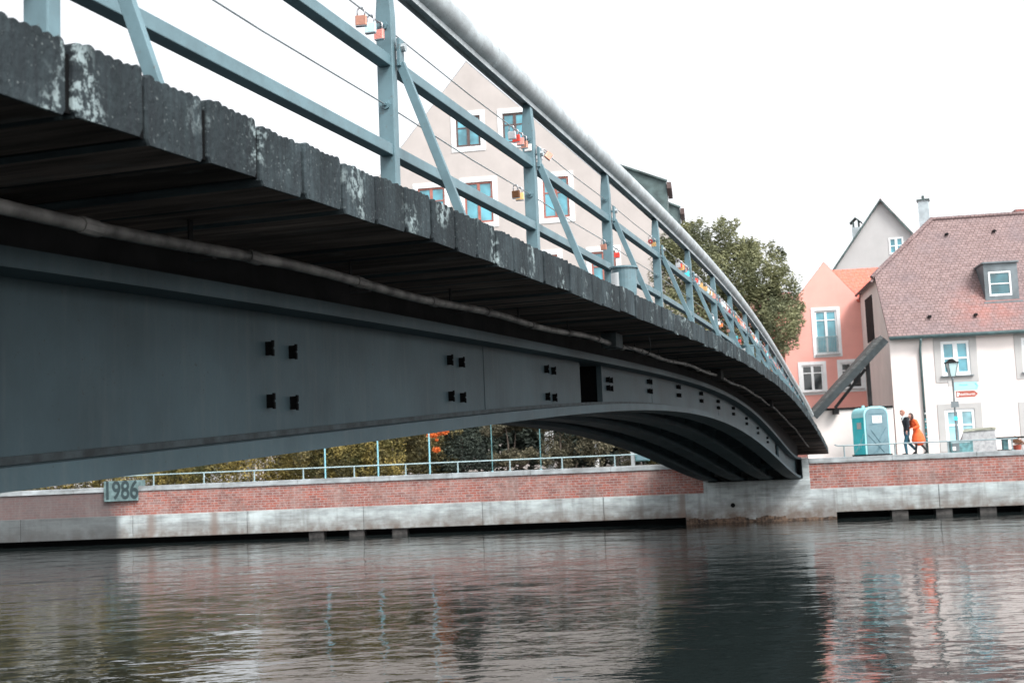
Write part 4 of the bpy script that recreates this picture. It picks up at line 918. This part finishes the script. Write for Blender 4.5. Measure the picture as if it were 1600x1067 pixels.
# big tree right of the beige house
p=at(1150,700,57.0); tr=empty('broadleaf_tree',(p.x,p.y,ZG),0,'big dense green tree standing between the beige and the pink house','tree')
def tl_(px,py,Y): q_=at(px,py,Y); return (q_.x-p.x,q_.y-p.y,q_.z-ZG)
spec=[(1055,430,40),(1075,385,28),(1100,420,42),(1092,362,17),(1128,380,26),(1130,358,15),(1150,430,44),(1168,400,22),(1180,395,18),(1190,440,34),(1212,415,20),(1218,400,12),(1225,450,28),(1238,480,20),(1215,500,34),(1245,500,13),(1170,490,48),(1110,490,50),(1060,500,44),(1228,530,20),(1195,540,30),(1222,548,10),(1150,560,42),(1100,570,46),(1240,520,12),(1150,350,8),(1070,360,10),(1205,382,7),(1046,400,26),(1250,478,8),(1140,610,40),(1190,590,22)]
cl=[]; rr=random.Random(5)
for (x,y,r_) in spec:
    m_=r_*57/1900; cl.append((tl_(x,y,57+rr.uniform(-1.2,1.2)),(m_,m_*1.15,m_*1.1)))
    for _ in range(7):
        a=rr.uniform(0,6.28); e=rr.uniform(-.6,1.4); k=m_*rr.uniform(.2,.36); c=tl_(x,y,57); cl.append(((c[0]+m_*.9*math.cos(a)*math.cos(e),c[1]+m_*.85*math.sin(a)*math.cos(e),c[2]+m_*1.05*math.sin(e)),(k,k,k*1.5)))
leaves('crown',cl,88000,.075,LT,tr,3,.40)
q=MB(); limbs(q,(0,0,0),[(0,.2,5.2)],.28,1); limbs(q,(0,0,2.2),[tl_(x,y,57) for x,y,_ in spec[:24:2]],.13,2); q.build('trunk',M_bark,tr,smooth=True)
# hedge along the promenade
def local(o): return lambda px,py,Y: (lambda q_:(q_.x-o.location.x,q_.y-o.location.y,q_.z-o.location.z))(at(px,py,Y))
p=at(420,752,50.5); hd=empty('clipped_hedge',(p.x,p.y,ZG),R(-5.7),'yellow green clipped hedge behind the low quay railing under the bridge','hedge')
cl=[]; rr=random.Random(11)
for i in range(84):
    u=-12.5+i*.215; cl.append(((u,rr.uniform(.2,.6),1.0+rr.uniform(-.1,.1)),(.42,.45,1.25)))
    cl.append(((u+rr.uniform(-.2,.2),rr.uniform(-.2,.3),rr.uniform(.2,2.2)),(.25,.2,.28)))
leaves('foliage',cl,62000,.055,LH,hd,5,.72,1,zmin=-.0)
q=MB()
for i in range(30): q.tube([(-12.3+i*.6,.45,0),(-12.3+i*.6+.05,.45,1.6)],[.035,.02],6)
q.build('stems',M_bark,hd)
def shrub(name,px,Y,label,cat,m,size,nleaf,cls,seed,trunks=(),group=None,r0=.05,sh=.5,flat=.6):
    p=at(px,740,Y); o=empty(name,(p.x,p.y,ZG),0,label,cat,group); leaves('foliage',cls,nleaf,size,m,o,seed,sh,flat,zmin=.0)
    q=MB()
    for t in (trunks or [((0,0,0),[(.1,0,cls[0][0][2])])]): limbs(q,t[0],t[1],r0,seed)
    q.build('stem',M_bark,o,smooth=True); return o
rr=random.Random(21)
def blob(n,w_,d_,h,rad,z0=.2): return [((rr.uniform(-w_,w_),rr.uniform(-d_,d_),z0+(h-z0)*rr.random()),(rad*rr.uniform(.7,1.3),)*3) for _ in range(n)]
for i,(px,Y,w_,h,m,lb) in enumerate([(505,50.5,1.3,2.4,LS,'olive brown shrub with loose twigs next to the clipped hedge'),(560,51.5,1.4,2.6,LH,'yellowish shrub between the second and third blue pole'),(620,50.8,1.3,2.3,LS,'olive shrub left of the orange flowering bush'),(672,51.5,1.2,2.9,LS,'leafy bush below the orange flowers'),(900,52.5,1.5,2.6,LP,'grey green shrub right of the pine'),(965,52,1.3,2.2,LP,'grey green shrub beside the turquoise box'),(1035,52,1.5,2.0,LS,'low brownish shrub next to the bridge abutment')]):
    shrub('garden_shrub',px,Y,lb,'shrub',m,.06,7000,blob(34,w_,.7,h,.34),30+i,group='shrubs behind the quay railing')
shrub('flowering_bush',672,50.7,'bush with bright orange flower clusters right of a blue pole','flowering bush',LO,.045,1800,[((.22,-.5,1.62),(.26,.12,.09)),((.62,-.5,1.74),(.24,.12,.12)),((.36,-.5,1.42),(.08,.08,.06)),((.33,-.5,1.02),(.17,.1,.12)),((-.15,0,2.2),(.3,.2,.12))],60,sh=.1)
cl=[]
for k in range(26):
    z=.3+k*.16; rr_=1.25*(1-k/30)+.25
    for a in range(7): t=a/7*6.28+k*.7; cl.append(((rr_*.65*math.cos(t),rr_*.65*math.sin(t),z-.1),(rr_*.38,rr_*.38,.09)))
shrub('conifer_tree',722,52.3,'dark blue green conifer with drooping layers between shrubs and pine','conifer',LC_,.055,26000,cl,61,[((0,0,0),[(0,0,4.4)])],r0=.12,sh=.1,flat=.35)
p=at(830,740,52.8); pt=local(type('q',(),{'location':Vector((p.x,p.y,ZG))})())
cl=[((rr.uniform(-2.1,2.0),rr.uniform(-.7,.7),1.9+rr.uniform(-.25,1.0)),(.42*rr.uniform(.6,1.2),.4,.22*rr.uniform(.7,1.4))) for _ in range(44)]+[((rr.uniform(-2.2,1.9),rr.uniform(-.4,.6),.35+rr.random()*.45),(.34,.3,.24)) for _ in range(26)]
shrub('spreading_pine',830,52.8,'spreading pine with bent bare trunks and brownish green needles behind the railing','pine',LP,.055,52000,cl,62,[((-1.0,0,0),[(-1.05,0,2.0),(-.6,.1,1.7)]),((-.5,0,.1),[(.9,0,1.25),(1.6,0,2.0)]),((1.2,0,0),[(1.25,0,2.1)])],r0=.07,sh=.2,flat=.6)
# darker planting farther back that closes the view
for i,(px,Y,n_,w_,h,m,lb) in enumerate([(470,56,70,6.5,3.3,LS,'tall dark background bushes behind the hedge'),(890,56.5,80,6.0,2.7,LC_,'dark background bushes behind the pine')]):
    shrub('background_bushes',px,Y,lb,'bushes',m,.15,26000,blob(n_,w_,.6,h,.75),80+i)
for i,(px,Y,hh,ww,lb) in enumerate([(-150,66,11.0,4.2,'round dark tree added far left, unseen behind the bridge girder'),(20,67,10.5,4.0,'broad dark tree added left of the year block, unseen behind the girder'),(150,63,9.0,3.0,'olive tree behind the bridge girder, above the year block'),(250,70,9.5,3.2,'taller olive tree behind the bridge girder, second from the year block'),(470,72,7.5,2.6,'small tree behind the bridge girder beside the beige house')]):  # two leftmost are unseen, added to keep bright sky out of the water
    p=at(px,740,Y); o=empty('background_tree',(p.x,p.y,ZG),0,lb,'tree','trees behind the promenade')
    cl_=[((rr.uniform(-.7,.7)*ww,rr.uniform(-.6,.6)*ww,hh*rr.uniform(.35,.85)),(ww*rr.uniform(.25,.45),)*3) for _ in range(26)]
    leaves('crown',cl_,9000,.20,LS,o,90+i,.4); q=MB(); limbs(q,(0,0,0),[(0,0,hh*.7),(ww*.4,0,hh*.6),(-ww*.4,.3,hh*.65)],.2,i); q.build('trunk',M_bark,o,smooth=True)
# white parasol base like pieces between the plants
p=at(860,738,54.5); o=empty('garden_post',(p.x,p.y,ZG),0,'pale weathered white post among the shrubs right of the pine','post'); MB().box(-.2,.2,-.1,.1,0,1.9).build('shaft',M_white,o,bevel=.02); MB().box(-.26,.26,-.16,.16,1.9,2.0).build('cap',M_trimg,o)
p=at(933,735,55); o=empty('garden_post',(p.x,p.y,ZG),0,'narrow white post among the shrubs left of the turquoise box','post'); MB().box(-.1,.1,-.08,.08,0,1.9).build('shaft',M_white,o,bevel=.02); MB().box(-.13,.13,-.11,.11,1.9,1.97).build('cap',M_trimg,o)
# plant in the pot
o=bpy.data.objects['potted_plant']; leaves('foliage',[((0,0,.38),(.2,.2,.2)),((.15,0,.3),(.15,.15,.12))],500,.045,leafmat('reddish_leaves',(.30,.12,.08),(.42,.28,.16)),o,9,.2)

# ------------------------------------------------------------------ people
def skin(name,nodes,edges,m,parent,root,lvl=2,vox=None):
    """one continuous body: ellipsoids run along the bones, fused by a voxel remesh and smoothed"""
    bm=bmesh.new(); rmin=1
    def rr2(v): return v if isinstance(v,tuple) else (v,v)
    for a_,b_ in edges:
        pa,ra=Vector(nodes[a_][0]),rr2(nodes[a_][1]); pb,rb=Vector(nodes[b_][0]),rr2(nodes[b_][1]); L_=(pb-pa).length; rmin=min(rmin,ra[0],rb[0])
        n_=max(3,int(L_/(.35*min(ra[1],rb[1])))+2)
        for i in range(n_):
            t=i/(n_-1); c=pa.lerp(pb,t); rx=ra[0]+(rb[0]-ra[0])*t; ry=ra[1]+(rb[1]-ra[1])*t
            r_=bmesh.ops.create_icosphere(bm,subdivisions=2,radius=1)
            for v in r_['verts']: v.co=Vector((c.x+v.co.x*rx,c.y+v.co.y*ry,c.z+v.co.z*min(rx,ry)*.95))
    me=bpy.data.meshes.new(name); bm.to_mesh(me); bm.free(); me.materials.append(m)
    o=bpy.data.objects.new(name,me); COL.objects.link(o); o.parent=parent
    rm=o.modifiers.new('remesh','REMESH'); rm.mode='VOXEL'; rm.voxel_size=vox or max(.004,min(.014,rmin*.35)); rm.use_smooth_shade=True
    sm=o.modifiers.new('smooth','SMOOTH'); sm.factor=.5; sm.iterations=3; return o
def head(parent,c,m_skin,m_hair,long=False,tilt=0,s=1.0):
    """face looks towards -x"""
    h=bpy.data.objects.new('head_shape',None)
    bm=bmesh.new(); bmesh.ops.create_uvsphere(bm,u_segments=20,v_segments=14,radius=1)
    for v in bm.verts:
        x,y,z=v.co; x*=.098; y*=.076; z*=.118
        if z<-.03: x*=1-.25*(-z-.03)/.09; y*=1-.35*(-z-.03)/.09
        if v.co.x<-.3: x+=.006*v.co.z
        v.co=(x,y,z)
    def blobm(cx,cy,cz,rx,ry,rz):
        r_=bmesh.ops.create_uvsphere(bm,u_segments=8,v_segments=6,radius=1)
        for v in r_['verts']: v.co=Vector((cx+v.co.x*rx,cy+v.co.y*ry,cz+v.co.z*rz))
    blobm(-.100,0,-.012,.018,.012,.022); blobm(-.078,0,-.056,.014,.022,.008); blobm(-.058,0,-.092,.024,.026,.020)
    for s_ in (-1,1): blobm(.008,s_*.076,-.01,.020,.010,.028)
    me=bpy.data.meshes.new('face'); bm.to_mesh(me); bm.free(); me.materials.append(m_skin)
    for p_ in me.polygons: p_.use_smooth=True
    o=bpy.data.objects.new('face',me); COL.objects.link(o); o.parent=parent; o.location=c; o.rotation_euler=(0,tilt,0); o.scale=(s,s,s)
    q=MB()
    for s_ in (-1,1): q.cbox((-.089,s_*.032,.006),.008,.018,.008)
    e=q.build('eyes',M_black,o)
    bm=bmesh.new(); bmesh.ops.create_uvsphere(bm,u_segments=20,v_segments=14,radius=1)
    geom=[v for v in bm.verts if (v.co.x<-.45 and v.co.z<.45) or (v.co.z<-.35 and not long)]
    bmesh.ops.delete(bm,geom=geom,context='VERTS')
    for v in bm.verts:
        x,y,z=v.co; n_=1+.05*noise.noise(v.co*6); 
        if long and z<0: x=x*(1-.2*abs(z))+.12*(-z); z=z*2.6
        v.co=(x*.107*n_,y*.086*n_,z*.125*n_+.006)
    me=bpy.data.meshes.new('hair'); bm.to_mesh(me); bm.free(); me.materials.append(m_hair)
    for p_ in me.polygons: p_.use_smooth=True
    hh=bpy.data.objects.new('hair',me); COL.objects.link(hh); hh.parent=o; so_=hh.modifiers.new('sol','SOLIDIFY'); so_.thickness=.008
    bpy.data.objects.remove(h); return o
def hand(name,parent,c,d,m):
    """five short curled fingers from a palm; d = pointing direction"""
    d=Vector(d).normalized(); c=Vector(c); sd_=Vector((0,1,0)); sd_=(sd_-d*sd_.dot(d)).normalized(); up_=d.cross(sd_)
    nodes={'w':(tuple(c),.026),'p':(tuple(c+d*.05),.030)}; edges=[('w','p')]
    for i in range(4):
        b=c+d*.085+sd_*(-.030+.02*i); L_=(.055,.068,.062,.045)[i]
        nodes['a%d'%i]=(tuple(b),.0105); nodes['b%d'%i]=(tuple(b+d*L_*.6+up_*.012),.009); nodes['c%d'%i]=(tuple(b+d*L_*.8+up_*.035),.008); edges+=[('p','a%d'%i),('a%d'%i,'b%d'%i),('b%d'%i,'c%d'%i)]
    t=c+d*.035-sd_*.035; nodes['t0']=(tuple(t),.012); nodes['t1']=(tuple(t+d*.035-sd_*.012+up_*.02),.010); edges+=[('w','t0'),('t0','t1')]
    return skin(name,nodes,edges,m,parent,'w',1)
# man in dark sweater: walking left
p=at(1419,708,49.4); mn=empty('person',(p.x,p.y,ZG),R(8),'man in dark sweater and blue jeans walking with his arm round the woman in orange','person'); mn.scale=(1.05,1.05,1.04)
hp=.90
skin('body',{'pel':((0,0,hp),.08),'ch':((-.03,0,1.26),.08),'nk':((-.045,0,1.50),.055),'hd':((-.08,0,1.58),.05),
  'sl':((-.02,-.19,1.41),.04),'el':((-.04,-.25,1.15),.034),'wl':((-.10,-.22,.92),.028),'sr':((-.02,.19,1.41),.04),'er':((.16,.27,1.22),.034),'wr':((.36,.12,1.16),.03)},
  [('pel','ch'),('ch','nk'),('nk','hd'),('ch','sl'),('sl','el'),('el','wl'),('ch','sr'),('sr','er'),('er','wr')],M_skin,mn,'pel')
skin('sweater',{'pel':((0,0,hp+.04),(.115,.155)),'w':((0,0,1.10),(.11,.15)),'ch':((-.03,0,1.30),(.125,.18)),'up':((-.035,0,1.41),(.085,.13)),
  'sl':((-.02,-.19,1.41),.078),'el':((-.04,-.25,1.15),.06),'wl':((-.09,-.225,.97),.045),'sr':((-.02,.19,1.41),.078),'er':((.16,.27,1.22),.06),'wr':((.32,.14,1.17),.045)},
  [('pel','w'),('w','ch'),('ch','up'),('up','sl'),('sl','el'),('el','wl'),('up','sr'),('sr','er'),('er','wr')],M_navy,mn,'pel')
skin('collar',{'a':((-.05,0,1.46),.075),'b':((-.055,0,1.515),.062)},[('a','b')],M_shirt,mn,'a')
skin('shirt_front',{'a':((-.135,0,1.36),(.035,.03)),'b':((-.085,0,1.49),(.05,.06))},[('a','b')],M_shirt,mn,'a')
skin('jeans',{'pel':((0,0,hp-.01),(.115,.15)),'hl':((-.01,-.085,.82),.092),'kl':((-.13,-.09,.47),.068),'al':((-.10,-.09,.10),.052),'hr':((.01,.085,.82),.092),'kr':((.10,.09,.48),.068),'ar':((.36,.09,.19),.05)},
  [('pel','hl'),('hl','kl'),('kl','al'),('pel','hr'),('hr','kr'),('kr','ar')],M_jeans,mn,'pel')
skin('shoe',{'h':((-.08,-.09,.05),.046),'t':((-.25,-.09,.035),.034)},[('h','t')],M_black,mn,'h',1); skin('shoe',{'h':((.38,.09,.13),.045),'t':((.25,.09,.035),.034)},[('h','t')],M_black,mn,'h',1)
head(mn,(-.115,0,1.635),M_skin,M_hairg,tilt=-.35)
hand('hand',mn,(-.10,-.22,.93),(-.15,.1,-1),M_skin); hand('hand',mn,(.34,.13,1.165),(.9,-.6,-.1),M_skin)
# woman in orange coat, leaning to him
p=at(1435.5,708,49.2); wm=empty('person',(p.x,p.y,ZG),R(8),'woman with long dark hair in a bright orange coat leaning on the man','person'); wm.scale=(1.08,1.08,1.04)
skin('body',{'pel':((0,0,.86),.08),'ch':((-.09,0,1.18),.07),'nk':((-.14,0,1.38),.045),'hd':((-.17,0,1.45),.045),
  'sl':((-.12,-.17,1.30),.036),'el':((-.06,-.25,1.08),.03),'wl':((-.26,-.20,1.02),.025)},
  [('pel','ch'),('ch','nk'),('nk','hd'),('ch','sl'),('sl','el'),('el','wl')],M_skin,wm,'pel')
skin('coat',{'hem2':((.03,0,.56),(.255,.24)),'hem':((.02,0,.68),(.225,.225)),'hip':((.01,0,.84),(.155,.175)),'w':((-.05,0,1.05),(.115,.14)),'ch':((-.10,0,1.22),(.115,.155)),'up':((-.13,0,1.325),(.075,.11)),
  'sl':((-.12,-.17,1.30),.075),'el':((-.06,-.25,1.08),.062),'wl':((-.22,-.21,1.03),.048),'sr':((-.12,.17,1.30),.075),'er':((-.10,.22,1.08),.06),'wr':((-.26,.16,1.02),.045)},
  [('hem2','hem'),('hem','hip'),('hip','w'),('w','ch'),('ch','up'),('up','sl'),('sl','el'),('el','wl'),('up','sr'),('sr','er'),('er','wr')],M_orange,wm,'hip')
skin('leggings',{'pel':((0,0,.80),.09),'hl':((-.02,-.08,.72),.085),'kl':((-.10,-.08,.42),.052),'al':((-.14,-.08,.09),.038),'hr':((.02,.08,.72),.085),'kr':((.14,.08,.42),.055),'ar':((.36,.08,.16),.038)},
  [('pel','hl'),('hl','kl'),('kl','al'),('pel','hr'),('hr','kr'),('kr','ar')],M_black,wm,'pel')
skin('shoe',{'h':((-.125,-.08,.045),.04),'t':((-.27,-.08,.032),.031)},[('h','t')],M_black,wm,'h',1); skin('shoe',{'h':((.375,.08,.12),.04),'t':((.27,.08,.035),.031)},[('h','t')],M_black,wm,'h',1)
head(wm,(-.205,0,1.50),M_skin,M_hairb,long=True,tilt=-.1,s=.95)
hand('hand',wm,(-.25,-.20,1.02),(-1,.1,-.1),M_skin)
bpy.context.view_layer.update()
